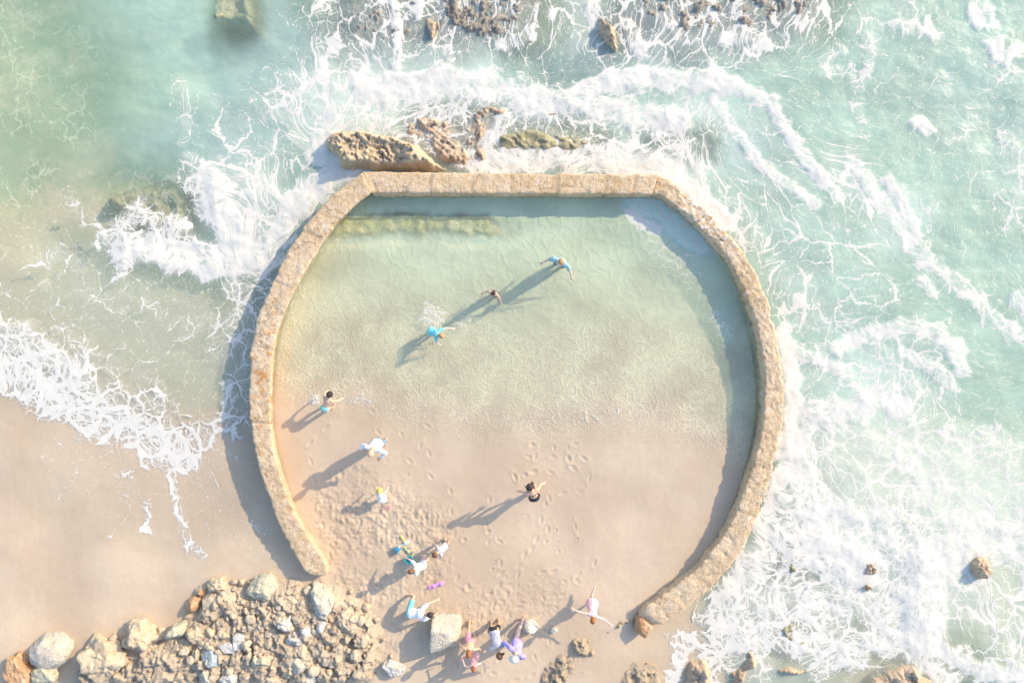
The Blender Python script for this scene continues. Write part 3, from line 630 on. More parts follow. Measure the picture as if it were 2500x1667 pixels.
def water_material(name, body, tint, pool=False):
    N = NT(name)
    o = N.obj(); D = N.attr("foam"); fl = N.attr("flow", 1)
    if pool: fl = N.vmath('SCALE', fl, 2.6)
    wa = N.vmath('SCALE', N.vmath('SUBTRACT', N.noise(fl, 1.5, 3, .6, color=True), (.5, .5, .5)), .48)
    wb = N.vmath('SCALE', N.vmath('SUBTRACT', N.noise(fl, 6.5, 5, .7, color=True), (.5, .5, .5)), .22)
    w = N.vmath('ADD', N.vmath('ADD', fl, wa), wb)
    nb = N.noise(fl, .8, 4, .62); nm = N.noise(w, 3.0, 5, .62); nf = N.noise(w, 12, 5, .68); ng = N.noise(w, 1.6, 4, .6)
    T = N.math('ADD', D, N.math('MULTIPLY_ADD', nb, .34, -.17))                       # how thick the foam lies here
    def lace(scale, lo, hi, wmax, n, wv=w):
        # borders of rounded cells: the holes close as the foam thickens, and borders break up where it thins
        t = N.math('MULTIPLY_ADD', n, .9, N.math('SUBTRACT', T, .45))
        wd = N.math('MULTIPLY', N.ss(lo, hi, t), wmax)
        e = N.math('ADD', N.vor(wv, scale), N.math('MULTIPLY_ADD', nf, .10, -.05))
        return N.math('SUBTRACT', 1, N.ss(N.math('MULTIPLY', wd, .62), N.math('MAXIMUM', wd, .003), e), clamp=True)
    f = lace(1.4, .20, 1.1, .20, ng)
    f = N.math('MAXIMUM', f, N.math('MULTIPLY', lace(3.2, .34, 1.15, .28, nm), .96))
    f = N.math('MAXIMUM', f, N.math('MULTIPLY', lace(7.2, .50, 1.25, .38, N.noise(fl, 2.2, 4)), .92))
    spk = N.math('MULTIPLY', N.ss(.60, .66, nf), N.ss(.14, .42, N.math('MULTIPLY_ADD', ng, 1.1, N.math('SUBTRACT', T, .55))))
    f = N.math('MAXIMUM', f, spk)
    f = N.math('MAXIMUM', f, N.ss(.96, 1.22, N.math('ADD', T, N.math('MULTIPLY_ADD', nm, .75, N.math('MULTIPLY_ADD', nf, .5, -.62)))))
    veil = N.math('MULTIPLY', N.ss(.25, .95, N.math('MULTIPLY_ADD', nm, .5, N.math('SUBTRACT', D, .22))), .40)      # thin bubble film round the strands
    f = N.math('MAXIMUM', f, veil)
    f = N.math('MULTIPLY', f, N.ss(.03, .12, D), clamp=True)
    # body of the water
    col = N.mix(N.ss(.35, .65, N.noise(N.vmath('MULTIPLY', o, (1, 1.6, 1)), .45, 4, .55)), tuple(x * 1.07 for x in body), tuple(x * .86 for x in body))
    if not pool:
        col = N.mix(N.math('MULTIPLY', N.attr("green"), .7), col, (.51, .65, .48))
        col = N.mix(N.math('MULTIPLY', N.attr("sandy"), .85), col, (.62, .62, .45))
        col = N.mix(N.math('MULTIPLY', N.attr("blue"), .75), col, (.36, .47, .45))
        col = N.mix(N.math('MULTIPLY', N.attr("milk"), .55), col, (.58, .62, .54))
    if pool: col = N.mix(N.math('MULTIPLY', N.attr("milk"), N.ss(.3, .6, nm)), col, (.56, .88, .80))                # bubble cloud under the spill, with the cyan of shaded foam painted in
    wv = N.math('ADD', N.math('MULTIPLY', N.noise(N.vmath('MULTIPLY', o, (1, 1.7, 1)), 1.6, 4, .6), 1.0), N.math('MULTIPLY', N.noise(o, 9, 4, .6), .22))
    if pool:
        ww = N.vmath('ADD', o, N.vmath('SCALE', N.vmath('SUBTRACT', N.noise(o, 1.4, 3, .6, color=True), (.5, .5, .5)), .8))
        net = N.math('SUBTRACT', 1, N.ss(0, .24, N.vor(ww, 2.6)), clamp=True)
        wv = N.math('ADD', N.math('MULTIPLY', wv, .35), N.math('MULTIPLY', net, .22))
    nrm = N.bump(wv, .26 if not pool else .3, .10)
    bodyb = N.bsdf(col, .28, .4, nrm)
    tr = N.n("ShaderNodeBsdfTransparent"); N.put(tr.inputs[0], N.mix(N.attr("murk"), (.985, .985, .975), tint))
    gl = N.n("ShaderNodeBsdfGlossy"); N.put(gl.inputs["Roughness"], .12); N.put(gl.inputs["Normal"], nrm); N.put(gl.inputs[0], (1, 1, 1))
    surf = N.mixs(N.math('MULTIPLY', N.ss(0, .05, N.attr("murk")), .03), tr.outputs[0], gl.outputs[0])
    surf = N.mixs(N.attr("murk"), surf, bodyb)
    fh = N.math('ADD', N.math('MULTIPLY', f, .8), N.math('ADD', N.math('MULTIPLY', nf, .9), N.math('MULTIPLY', N.noise(w, 28, 3, .7), .45)))
    fb = N.bsdf((.68, .65, .585), .9, .1, N.bump(fh, .45, .035))
    return N.done(N.mixs(f, surf, fb))

M_SEA = water_material("sea_material", (.425, .575, .475), (.77, .98, .89))
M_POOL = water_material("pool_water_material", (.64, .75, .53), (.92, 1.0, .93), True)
sea = link("sea_water", build_water("sea_water", .05, False), M_SEA)
tag(sea, "turquoise sea covered in white foam around the pool wall", "water", kind="structure")
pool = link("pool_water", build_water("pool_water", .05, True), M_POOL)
tag(pool, "calm shallow green water inside the round pool wall", "water", kind="structure")

# ------------------------------------------------------------------ rocks
def rock_material(name, c1, c2, c3, scale=1.0, wet=.25, strata=0.0, spots=.4):
    N = NT(name)
    o = N.obj(); oi = N.n("ShaderNodeObjectInfo").outputs["Random"]
    p = N.vmath('ADD', o, N.vmath('SCALE', N.n("ShaderNodeCombineXYZ").outputs[0], 0))
    off = N.n("ShaderNodeCombineXYZ"); N.put(off.inputs[0], N.math('MULTIPLY', oi, 31)); N.put(off.inputs[1], N.math('MULTIPLY', oi, 17))
    p = N.vmath('ADD', o, off.outputs[0])
    a = N.noise(p, 1.6 * scale, 5, .62); b = N.noise(p, 7 * scale, 6, .68); c = N.noise(p, 24 * scale, 4, .7)
    col = N.mix(N.ss(.36, .64, a), c1, c2)
    col = N.mix(N.math('MULTIPLY', N.ss(.45, .7, b), .7), col, c3)
    col = N.mix(N.math('MULTIPLY', N.ss(.56, .68, N.noise(p, 12 * scale, 5, .7)), spots), col, tuple(x * .38 for x in c1))
    col = N.mix(N.math('MULTIPLY', N.ss(.60, .70, c), .35), col, (.72, .68, .60))
    h = N.math('ADD', N.math('MULTIPLY', b, 1.2), N.math('MULTIPLY', c, .8))
    cr = N.vor(N.vmath('ADD', p, N.vmath('SCALE', N.noise(p, 2.5 * scale, 4, color=True), .5)), 2.2 * scale, 'DISTANCE_TO_EDGE', '3D')
    h = N.math('ADD', h, N.math('MULTIPLY', N.math('MULTIPLY', N.ss(0, .10, cr), N.ss(.45, .6, a)), .4))
    col = N.mix(N.math('MULTIPLY', N.math('MULTIPLY', N.ss(.035, 0, cr), N.ss(.5, .62, a)), .3), col, tuple(x * .35 for x in c2))
    if strata:
        w = N.n("ShaderNodeTexWave", bands_direction='DIAGONAL'); N.put(w.inputs["Vector"], p); N.put(w.inputs["Scale"], 2.0 * strata); N.put(w.inputs["Distortion"], 4); N.put(w.inputs["Detail"], 3)
        h = N.math('ADD', h, N.math('MULTIPLY', w.outputs[1], 1.2))
    return N.done(N.bsdf(col, .85 - wet * .5, .2 + wet * .2, N.bump(h, .9, .05)))

R_TAN = rock_material("tan_rock", (.54, .42, .28), (.63, .51, .37), (.69, .60, .47))
R_GREY = rock_material("grey_rock", (.48, .43, .35), (.57, .52, .43), (.66, .61, .52))
R_PALE = rock_material("pale_rock", (.56, .52, .46), (.66, .62, .56), (.74, .71, .66), spots=.25)
R_SAND = rock_material("sandy_rock", (.55, .43, .30), (.61, .49, .35), (.68, .57, .43))
R_BLUE = rock_material("blue_grey_rock", (.40, .46, .48), (.52, .57, .58), (.62, .66, .66), 1.6)
R_GREEN = rock_material("greenish_rock", (.48, .44, .31), (.57, .52, .39), (.64, .59, .47))
R_ORANGE = rock_material("orange_rock", (.50, .27, .13), (.62, .40, .23), (.66, .50, .36))
R_WET = rock_material("wet_reef_rock", (.30, .25, .20), (.42, .36, .29), (.54, .47, .40), 1.4, wet=.7)
R_WTAN = rock_material("wet_tan_rock", (.52, .37, .24), (.62, .47, .33), (.69, .58, .46), 1.3, wet=.4)
R_WEED = rock_material("weedy_rock", (.34, .31, .17), (.46, .41, .25), (.56, .50, .36), 1.3, wet=.6)

def rock_mesh(name, rx, ry, h, seed, rough=.15, facets=18, sub=5, flat=None, boxy=0):
    rs = random.Random(seed)
    bm = bmesh.new(); bmesh.ops.create_icosphere(bm, subdivisions=sub, radius=1)
    planes = []
    for i in range(facets):
        v = Vector((rs.gauss(0, 1), rs.gauss(0, 1), rs.gauss(.15, .7))).normalized(); planes.append((v, rs.uniform(.58, .88)))
    if flat: planes.append((Vector((rs.uniform(-.1, .1), rs.uniform(-.1, .1), 1)).normalized(), flat))
    so = Vector((seed * 3.7 % 50, seed * 1.3 % 50, 0))
    for v in bm.verts:
        d = v.co.normalized(); r = 1.0
        if boxy: r = .92 * (abs(d.x)**boxy + abs(d.y)**boxy + abs(d.z)**boxy)**(-1 / boxy)
        for n, c in planes:
            t = n.dot(d)
            if t > .05: r = min(r, c / t)
        nz = noise.fractal(d * 1.9 + so, 1.0, 2.0, 4); nf = noise.fractal(d * 5 + so, 1.0, 2.1, 6)
        r *= 1 + rough * nz + rough * .55 * nf
        v.co = Vector((d.x * r * rx, d.y * r * ry, d.z * r * h))
    me = bpy.data.meshes.new(name); bm.to_mesh(me); bm.free()
    return me

def rock(px, py, wpx, hpx, height, mat, label, cat="rock", ang=0, name="boulder", seed=None, bury=.35, group=None, top=None, **kw):
    """boulder whose outline in the photo is wpx x hpx pixels; it sits sunk a little into what carries it"""
    seed = seed or int(px * 13 + py * 7) % 9973
    x, y = G(px, py); z0 = gz(x, y) if top is None else top - height
    k = (CAMH - z0 - height * .5) / CAMH
    x, y = x * k, y * k
    hz = height / (2 - bury * 2) if bury < .5 else height
    me = rock_mesh(name, wpx / 2 / PX * 1.04, hpx / 2 / PX * 1.04, height / (1 + (1 - 2 * bury)) * 1.0, seed, **kw)
    o = link(name, me, mat)
    o.location = (x, y, z0 + height - height / (2 - 2 * bury) * 1.0)
    o.rotation_euler = (0, 0, R(ang))
    return tag(o, label, cat, group)

# ---- the boulder pile at the lower left
rock(118, 1592, 95, 82, .55, R_GREY, "smooth rounded grey boulder half sunk in sand at the far left of the beach", ang=20, facets=3, rough=.07)
rock(105, 1650, 78, 70, .5, R_GREEN, "rough greenish boulder just below the smooth rounded boulder at far left", ang=10)
o = rock(42, 1640, 62, 92, .55, R_ORANGE, "upright layered orange rock at the bottom left corner", name="layered_rock", facets=5)
rock(245, 1612, 112, 120, .75, R_TAN, "large crumbly tan boulder at the left end of the rock pile", ang=30, rough=.2)
rock(336, 1556, 92, 92, .62, R_TAN, "crumbly tan boulder standing out into the sand above the pile's left end", ang=50, rough=.2)
rock(205, 1655, 44, 60, .45, R_WET, "dark cracked rock under the large crumbly boulder", rough=.2)
rock(430, 1542, 58, 46, .6, R_GREEN, "greenish grey boulder overhanging a dark gap on the pile's upper left edge", ang=15)
rock(480, 1550, 58, 54, .5, R_TAN, "tan ribbed boulder right of the dark gap in the pile")
rock(526, 1430, 52, 46, .5, R_TAN, "tan boulder at the top corner of the rock pile", ang=20, rough=.16)
rock(491, 1446, 22, 20, .28, R_ORANGE, "small bright orange stone on the top left edge of the pile", name="stone", rough=.1)
rock(470, 1480, 34, 46, .4, R_ORANGE, "rusty brown rock beside the shadowed hollow on the pile's upper edge", ang=-30, rough=.2)
rock(518, 1492, 66, 74, .42, R_TAN, "broad sandy tan outcrop with orange patches in the upper pile", ang=10, rough=.1, flat=.6)
rock(566, 1470, 46, 66, .4, R_TAN, "long tan rock sloping down the middle of the pile", ang=30, rough=.16)
rock(634, 1438, 78, 78, .55, R_GREEN, "big split greenish boulder at the top of the pile", ang=20)
rock(694, 1462, 72, 64, .42, R_TAN, "flat tan boulder between the split boulder and the wall end", ang=-10, flat=.6)
rock(782, 1470, 72, 86, .6, R_GREY, "large rough grey boulder below the left end of the wall", ang=10, rough=.16)
rock(700, 1520, 54, 48, .55, R_PALE, "white barnacled boulder in the middle of the pile", rough=.24)
rock(722, 1560, 66, 54, .5, R_PALE, "pale knobbly boulder under the white barnacled one", rough=.24)
rock(747, 1541, 32, 42, .45, R_PALE, "bright white rounded stone at the right of the barnacled boulders", name="stone", facets=3, rough=.06)
rock(787, 1528, 30, 36, .42, R_PALE, "pale egg shaped stone with a dark shadow beside it", name="stone", ang=-20, facets=4, rough=.07)
rock(622, 1500, 30, 28, .25, R_PALE, "pair of small white stones fused together high on the pile", name="stone", rough=.2)
rock(558, 1582, 56, 46, .4, R_PALE, "flat pinkish grey slab, left half of a cracked pair", name="slab", ang=-25, flat=.55, rough=.07)
rock(582, 1570, 44, 46, .4, R_PALE, "flat pinkish grey slab, right half of a cracked pair", name="slab", ang=-25, flat=.55, rough=.07)
rock(511, 1606, 58, 46, .46, R_BLUE, "blue grey boulder low in the pile", ang=-10, facets=5, rough=.08)
rock(634, 1614, 66, 54, .45, R_GREEN, "pale green jagged boulder at the bottom middle of the pile", rough=.24)
rock(720, 1618, 66, 58, .48, R_GREY, "rounded tan grey boulder with fine grooves at the bottom of the pile", facets=5, rough=.07)
rock(846, 1520, 62, 72, .45, R_TAN, "dark veined tan boulder at the right end of the pile", ang=15, rough=.2)
rock(840, 1592, 70, 28, .3, R_PALE, "long pale flat rock at the lower right of the pile", ang=5, flat=.6)
rock(806, 1618, 38, 26, .3, R_PALE, "small white rock beside a dark triangular gap", ang=-10)
rock(478, 1600, 26, 44, .4, R_TAN, "narrow tan rock against the left side of the blue grey boulder")
rock(500, 1652, 48, 40, .4, R_GREY, "grey rock on the bottom edge below the blue grey boulder")
rock(560, 1655, 56, 38, .4, R_PALE, "pale broad rock cut by the bottom edge left of middle")
rock(660, 1660, 60, 30, .35, R_TAN, "tan rock cut by the bottom edge under the jagged green boulder")
rock(600, 1535, 40, 36, .34, R_TAN, "small tan rock in the middle hollow of the pile", rough=.2)
rock(660, 1545, 34, 50, .3, R_TAN, "sandy tan rock left of the barnacled boulders", rough=.16)
rock(380, 1595, 34, 34, .3, R_GREEN, "lone dark green rock in the sandy bay of the pile", rough=.2)
rock(384, 1622, 26, 24, .2, R_GREY, "small grey stone alone on sand in the bay of the pile", name="stone")
rock(755, 1655, 60, 30, .3, R_PALE, "pale rock at the bottom edge under the grooved boulder")
# ---- single boulders on the right
o = rock(1088, 1548, 72, 84, .8, R_GREY, "big flat topped pale grey block standing alone beside the group of people", name="block", ang=-4, facets=3, rough=.045, flat=.75, bury=.2, boxy=7)
rock(955, 1634, 60, 40, .35, R_PALE, "flat pale slab lying alone on sand left of the walking group", name="slab", ang=-15, flat=.6)
rock(1293, 1532, 38, 32, .38, R_PALE, "round pale stone behind the striding person in purple", name="stone", facets=3, rough=.07)
rock(1568, 1529, 48, 38, .5, R_ORANGE, "broken wall block lying at the right end of the curved wall", name="block", ang=-35, facets=4, boxy=6, rough=.07)
rock(1352, 1540, 20, 16, .12, R_PALE, "small bleached stone in the sand right of the shadows", name="stone")
# ---- rocks in the surf
rock(2128, 1388, 46, 56, .55, R_WTAN, "small reddish rock with a white streak in the thickest foam", ang=20, rough=.22, bury=.5, top=0.32)
rock(2394, 1385, 56, 78, .8, R_WTAN, "tan boulder ringed by foam near the right edge", ang=-25, rough=.14, bury=.5, top=0.5)
rock(1930, 1382, 54, 66, .42, R_WEED, "green weedy rock awash close to the wall's right arm", rough=.22, bury=.5, top=0.06)
rock(2115, 1430, 30, 22, .4, R_WTAN, "reddish rock tip just below the rock with a white streak", rough=.22, bury=.5, top=0.15)
rock(1490, 88, 46, 100, 1.0, R_WTAN, "long tan rock standing out of the foam near the top edge", ang=32, rough=.16, bury=.5, top=0.6)
rock(1058, 62, 44, 90, .75, R_WTAN, "tan flank of reef with a deep blue shadow at the top edge", ang=5, rough=.16, bury=.5, top=0.3)

def blocks2d(X, Y, f, seed):
    """broken stone: every cell of a jittered grid is a tilted facet at its own height"""
    x = X * f; y = Y * f; xi = np.floor(x); yi = np.floor(y)
    best = np.full(X.shape, 1e9); h = np.zeros(X.shape)
    def rnd(a, b_, k): v = np.sin(a * 127.1 + b_ * 311.7 + seed * 7.3 + k * 53.9) * 43758.5453; return v - np.floor(v)
    for ox in (-1, 0, 1):
        for oy in (-1, 0, 1):
            cx, cy = xi + ox, yi + oy
            dx = x - (cx + rnd(cx, cy, 1)); dy = y - (cy + rnd(cx, cy, 2)); q = dx * dx + dy * dy
            hh = rnd(cx, cy, 3) + (rnd(cx, cy, 4) - .5) * 1.3 * dx + (rnd(cx, cy, 5) - .5) * 1.3 * dy - .35 * q
            m = q < best; h = np.where(m, hh, h); best = np.where(m, q, best)
    return h

def mound(name, poly, z_edge, z_top, mat, label, cat, step=.034, rid=None, seed=0, rough=.1, soft=.35, blocks=(), kind=None):
    """reef or ledge grown from its photo outline: dome profile, strata ridges and broken relief"""
    w = [G(*p) for p in spline(poly, 6, True)]
    xs = np.arange(min(p[0] for p in w) - .3, max(p[0] for p in w) + .3, step); ys = np.arange(min(p[1] for p in w) - .3, max(p[1] for p in w) + .3, step)
    X, Y = np.meshgrid(xs, ys)
    wx = X + .10 * fbm(X * 2.3, Y * 2.3, seed + 3, 3); wy = Y + .10 * fbm(X * 2.3, Y * 2.3, seed + 4, 3)
    ins = in_poly(wx, wy, w); d = seg_dist(wx, wy, w, True); sd = np.where(ins, d, -d)
    prof = sstep(-.08, soft, sd)
    Z = z_edge + (z_top - z_edge) * prof * (1 + .45 * fbm(X * .9, Y * .9, seed + 5, 3))
    if rid:
        ang, freq, amp = rid
        u = X * math.cos(ang) + Y * math.sin(ang) + .30 * fbm(X * 1.1, Y * 1.1, seed + 6, 3) + .03 * fbm(X * 4, Y * 4, seed + 16, 2)
        t = (u * freq) % 1.0
        hsh = np.sin(np.floor(u * freq) * 12.9898 + seed) * 43758.5453; hsh = hsh - np.floor(hsh)
        saw = (.45 + .8 * hsh) * np.where(t < .25, t / .25, (1 - t) / .75)
        Z = Z + amp * (saw - .4) * prof * (.6 + .8 * np.abs(fbm(X * 1.3, Y * 1.3, seed + 7, 2)))
    Z = Z + rough * prof * (fbm(X * 2.6, Y * 2.6, seed + 8, 4) + .5 * np.abs(fbm(X * 6, Y * 6, seed + 9, 4)))
    for f_, a_ in blocks: Z = Z + a_ * prof * (blocks2d(X + .06 * fbm(X * 5, Y * 5, seed + 21, 2), Y + .06 * fbm(X * 5, Y * 5, seed + 22, 2), f_, seed) - .5)
    kf = sd > -.09
    kq = kf[:-1, :-1] | kf[1:, 1:] | kf[1:, :-1] | kf[:-1, 1:]
    k = (CAMH - (z_edge + z_top) / 2 * .8) / CAMH
    F = grid_faces(len(ys), len(xs), kq); used = np.unique(F); idx = -np.ones(X.size, np.int64); idx[used] = np.arange(len(used))
    c = np.array(P(sum(p[0] for p in poly) / len(poly), sum(p[1] for p in poly) / len(poly), 0))
    V = np.stack([X * k, Y * k, Z], -1).reshape(-1, 3)[used]
    me = mesh_np(name, V - c, idx[F])
    bm = bmesh.new(); bm.from_mesh(me)                               # skirt down into the sea bed so that it is a solid body
    be = [e for e in bm.edges if e.is_boundary]
    r = bmesh.ops.extrude_edge_only(bm, edges=be)
    for v in r["geom"]:
        if isinstance(v, bmesh.types.BMVert): v.co.z = min(v.co.z, z_edge) - .9
    bm.to_mesh(me); bm.free()
    o = link(name, me, mat); o.location = c
    return tag(o, label, cat, kind=kind)

R_STRATA = rock_material("layered_tan_rock", (.56, .41, .26), (.64, .50, .33), (.70, .58, .43), 1.2, wet=.1, spots=.35)
mound("layered_rock", [(792, 352), (815, 322), (855, 314), (905, 322), (960, 332), (1000, 345), (1040, 372), (1072, 402), (1085, 414), (1000, 416), (900, 414), (838, 414), (822, 385)], -.15, .52, R_STRATA,
      "big layered tan rock with slanting ridges leaning on the wall's top left corner", "rock", rid=(R(60), 5.6, .11), seed=100, rough=.06, soft=.22, blocks=((4.5, .10), (11, .06)), step=.028)
mound("ribbed_rock", [(985, 330), (1000, 290), (1035, 276), (1080, 285), (1110, 305), (1120, 340), (1155, 370), (1165, 405), (1110, 416), (1070, 395), (1030, 355)], -.16, .07, R_WTAN,
      "low ribbed tan reef between the layered rock and the foam", "reef", rid=(R(52), 5.6, .07), seed=120, rough=.08, soft=.3, blocks=((4.5, .10), (11, .05)))
mound("reef_ledge", [(1140, 268), (1175, 246), (1230, 246), (1268, 270), (1240, 298), (1206, 308), (1196, 350), (1205, 400), (1150, 410), (1120, 340)], -.16, .02, R_WTAN,
      "hook shaped tan reef ledge reaching up from the straight wall", "reef", seed=130, blocks=((4.2, .10), (10, .06)), rough=.16)
mound("reef_ledge", [(1290, 285), (1330, 268), (1385, 272), (1360, 296), (1310, 304)], -.16, .05, R_WTAN, "narrow tan reef ledge right of the hook shaped ledge", "reef", seed=140, blocks=((4.2, .10), (10, .06)), rough=.16)
mound("awash_reef", [(1210, 330), (1290, 305), (1380, 315), (1440, 330), (1455, 360), (1400, 380), (1300, 384), (1220, 374)], -.14, .05, R_WEED, "olive reef washed over by foam behind the straight wall", "reef", rid=(R(58), 4.6, .09), seed=150, rough=.12)
mound("awash_reef", [(1560, 330), (1640, 320), (1720, 330), (1760, 370), (1700, 390), (1600, 370)], -.4, -.02, R_WEED, "grey green reef awash behind the wall's top right corner", "reef", seed=155, rough=.14)
mound("dark_reef", [(840, -40), (1030, -40), (1036, 60), (1010, 110), (960, 140), (890, 130), (845, 80)], -.30, -.05, R_WET, "dark brown reef under streaks of foam, left one on the top edge", "reef", seed=160, blocks=((4.2, .10), (10, .06)), rough=.14)
mound("dark_reef", [(1080, -40), (1300, -40), (1290, 40), (1270, 90), (1200, 112), (1140, 96), (1085, 70)], -.28, -.01, R_WET, "wide dark brown reef in the middle of the top edge", "reef", seed=170, blocks=((4.2, .10), (10, .06)), rough=.18)
mound("dark_reef", [(1545, -40), (1760, -40), (1770, 40), (1750, 90), (1690, 110), (1630, 85), (1580, 70)], -.28, -.02, R_WET, "dark reef behind the long tan rock on the top edge", "reef", seed=180, blocks=((4.2, .10), (10, .06)), rough=.18)
mound("dark_reef", [(1775, -40), (1990, -40), (1990, 30), (1950, 70), (1880, 85), (1805, 90), (1775, 40)], -.30, -.03, R_WET, "dark reef at the right end of the reefs on the top edge", "reef", seed=190, blocks=((4.2, .10), (10, .06)), rough=.15)
mound("submerged_rock", [(512, -20), (640, -20), (655, 40), (660, 85), (640, 112), (600, 100), (540, 98), (512, 70)], -1.5, -.10, R_WEED, "olive green rock lying under clear water at the top left", "rock", seed=200, rough=.12, soft=.5)
mound("submerged_reef", [(250, 490), (300, 455), (400, 440), (470, 432), (480, 480), (470, 560), (400, 590), (330, 570)], -.9, -.12, R_WEED, "submerged olive reef behind the breaking wave on the left", "reef", seed=210, rough=.14, soft=.5)
mound("brown_reef", [(1672, 1608), (1700, 1598), (1735, 1610), (1745, 1660), (1730, 1720), (1650, 1720), (1660, 1650)], -.35, .28, R_WTAN, "dark centred brown reef at the bottom edge right of the sand", "reef", seed=220, blocks=((4.2, .10), (10, .06)), rough=.24)
mound("brown_reef", [(1770, 1640), (1800, 1615), (1815, 1570), (1845, 1580), (1855, 1620), (1830, 1650), (1800, 1700)], -.3, .16, R_WTAN, "small brown reef poking through foam near the bottom edge", "reef", seed=230, blocks=((4.2, .10), (10, .06)), rough=.2)
mound("brown_reef", [(1880, 1620), (1930, 1615), (1990, 1625), (1980, 1650), (1930, 1655), (1890, 1645)], -.3, .14, R_WTAN, "narrow brown reef in foam at the bottom edge", "reef", seed=240, blocks=((4.2, .10), (10, .06)), rough=.18)
mound("brown_reef", [(2090, 1680), (2130, 1640), (2180, 1608), (2225, 1605), (2255, 1635), (2290, 1667), (2290, 1740), (2100, 1740)], -.4, .22, R_WTAN, "broad flat brown reef on the bottom edge far right", "reef", seed=250, blocks=((4.2, .10), (10, .06)), rough=.12)
mound("awash_reef", [(1880, 1500), (1930, 1490), (1980, 1520), (1975, 1580), (1930, 1590), (1890, 1550)], -.35, -.03, R_WEED, "olive reef awash in foam at the lower right", "reef", seed=260, rough=.16)
R_LOW = rock_material("low_outcrop_rock", (.46, .36, .24), (.57, .45, .32), (.64, .54, .40), 2.0, wet=.1, spots=.7)
mound("outcrop", [(1390, 1570), (1410, 1550), (1440, 1558), (1458, 1590), (1440, 1606), (1405, 1600)], .12, .30, R_LOW, "dark knobbly outcrop in sand in front of the wall's right end", "rock", seed=300, blocks=((4.2, .10), (10, .06)), rough=.22, soft=.2)
mound("outcrop", [(1430, 1545), (1475, 1520), (1530, 1500), (1548, 1510), (1510, 1535), (1470, 1550)], .10, .20, R_LOW, "low rubble strip running from the wall's right end into the sand", "rock", seed=310, blocks=((4.2, .10), (10, .06)), rough=.2, soft=.2)
mound("outcrop", [(1318, 1640), (1345, 1605), (1385, 1590), (1410, 1612), (1395, 1650), (1370, 1690), (1330, 1700)], .20, .30, R_LOW, "wide low tan outcrop in the sand right of the walking people", "rock", rid=(R(20), 4.5, .08), seed=320, blocks=((4.2, .10), (10, .06)), rough=.2, soft=.3)
mound("outcrop", [(1515, 1690), (1525, 1640), (1560, 1628), (1600, 1640), (1610, 1690)], .14, .25, R_LOW, "low brown outcrop on the bottom edge below the wall's right end", "rock", seed=330, blocks=((4.2, .10), (10, .06)), rough=.2, soft=.25)
# sandy rubble bed that carries the boulder pile
mound("rubble_bed", [(180, 1690), (195, 1620), (240, 1560), (310, 1545), (330, 1510), (380, 1540), (430, 1520), (480, 1455), (520, 1410), (600, 1420), (660, 1405), (720, 1400), (770, 1420), (840, 1440), (900, 1480), (950, 1550), (940, 1630), (880, 1690)], .18, .58, rock_material("rubble", (.60, .47, .33), (.67, .54, .39), (.72, .61, .47), 2.2, wet=0, spots=.35),
      "bed of broken tan rubble under the boulder pile", "rubble", seed=270, rough=.10, soft=.7, blocks=((3.2, .16), (7.5, .085)), step=.03, kind="structure")

# ---- small stones of the pile
protos = [rock_mesh("small_stone", .14, .12, .10, 900 + i, rough=.16, facets=10, sub=3) for i in range(7)]
for p_ in protos: p_.shade_smooth()
area = [G(*p) for p in [(200, 1660), (200, 1610), (250, 1560), (320, 1520), (350, 1520), (370, 1560), (440, 1510), (490, 1430), (540, 1410), (610, 1410), (680, 1410), (760, 1425), (850, 1440), (920, 1480), (970, 1560), (950, 1640), (860, 1690)]]
mats = [R_TAN, R_SAND, R_SAND, R_TAN, R_SAND, R_TAN]
cnt = 0
while cnt < 200:
    px, py = rng.uniform(195, 980), rng.uniform(1405, 1680)
    x, y = G(px, py)
    if not in_poly(np.array([[x]]), np.array([[y]]), area)[0, 0]: continue
    if 290 < px < 470 and py > 1605: continue
    if px > 860 and rng.uniform() < .6: continue
    me_ = protos[cnt % 7].copy(); me_.materials.append(mats[rng.integers(6)])
    o = bpy.data.objects.new("small_stone", me_); COL.objects.link(o)
    s = .5 + 1.0 * rng.uniform() ** 2.2
    o.scale = (s, s * rng.uniform(.75, 1.2), s * rng.uniform(.8, 1.3)); o.rotation_euler = (rng.uniform(-.3, .3), rng.uniform(-.3, .3), rng.uniform(0, 6.28))
    edge = seg_dist(np.array([[x]]), np.array([[y]]), area, True)[0, 0]
    o.location = (x * .98, y * .98, gz(x, y) - .02 + min(edge, .75) * .38)
    tag(o, "small broken stone wedged among the big boulders of the lower left rock pile", "stone", "small stones of the boulder pile")
    cnt += 1

# ------------------------------------------------------------------ people
def flat_mat(name, col, rough=.8, var=.12, scale=30, bumpy=.3):
    N = NT(name); o = N.obj()
    n_ = N.noise(o, scale, 4, .6)
    c = N.mix(N.ss(.3, .7, n_), tuple(x * (1 - var) for x in col), tuple(min(1, x * (1 + var)) for x in col))
    return N.done(N.bsdf(c, rough, .3, N.bump(n_, bumpy, .01)))
SKIN = flat_mat("skin", (.62, .40, .29), .55, .06, 12, .1)
SKIN_TAN = flat_mat("tanned_skin", (.50, .30, .19), .55, .06, 12, .1)
SKIN_PALE = flat_mat("pale_skin", (.72, .52, .42), .55, .05, 12, .1)
H_DARK = flat_mat("dark_hair", (.045, .032, .03), .6, .4, 60, .6)
H_BROWN = flat_mat("brown_hair", (.17, .09, .05), .6, .35, 60, .6)
H_RED = flat_mat("red_brown_hair", (.30, .125, .05), .6, .35, 60, .6)
H_BLOND = flat_mat("fair_hair", (.44, .28, .14), .6, .3, 60, .6)
C_WHITE = flat_mat("white_cloth", (.74, .75, .77), .9, .05, 9)
C_BLUE = flat_mat("blue_green_cloth", (.28, .46, .50), .85, .25, 14)
C_TURQ = flat_mat("turquoise_cloth", (.20, .58, .62), .8, .15, 14)
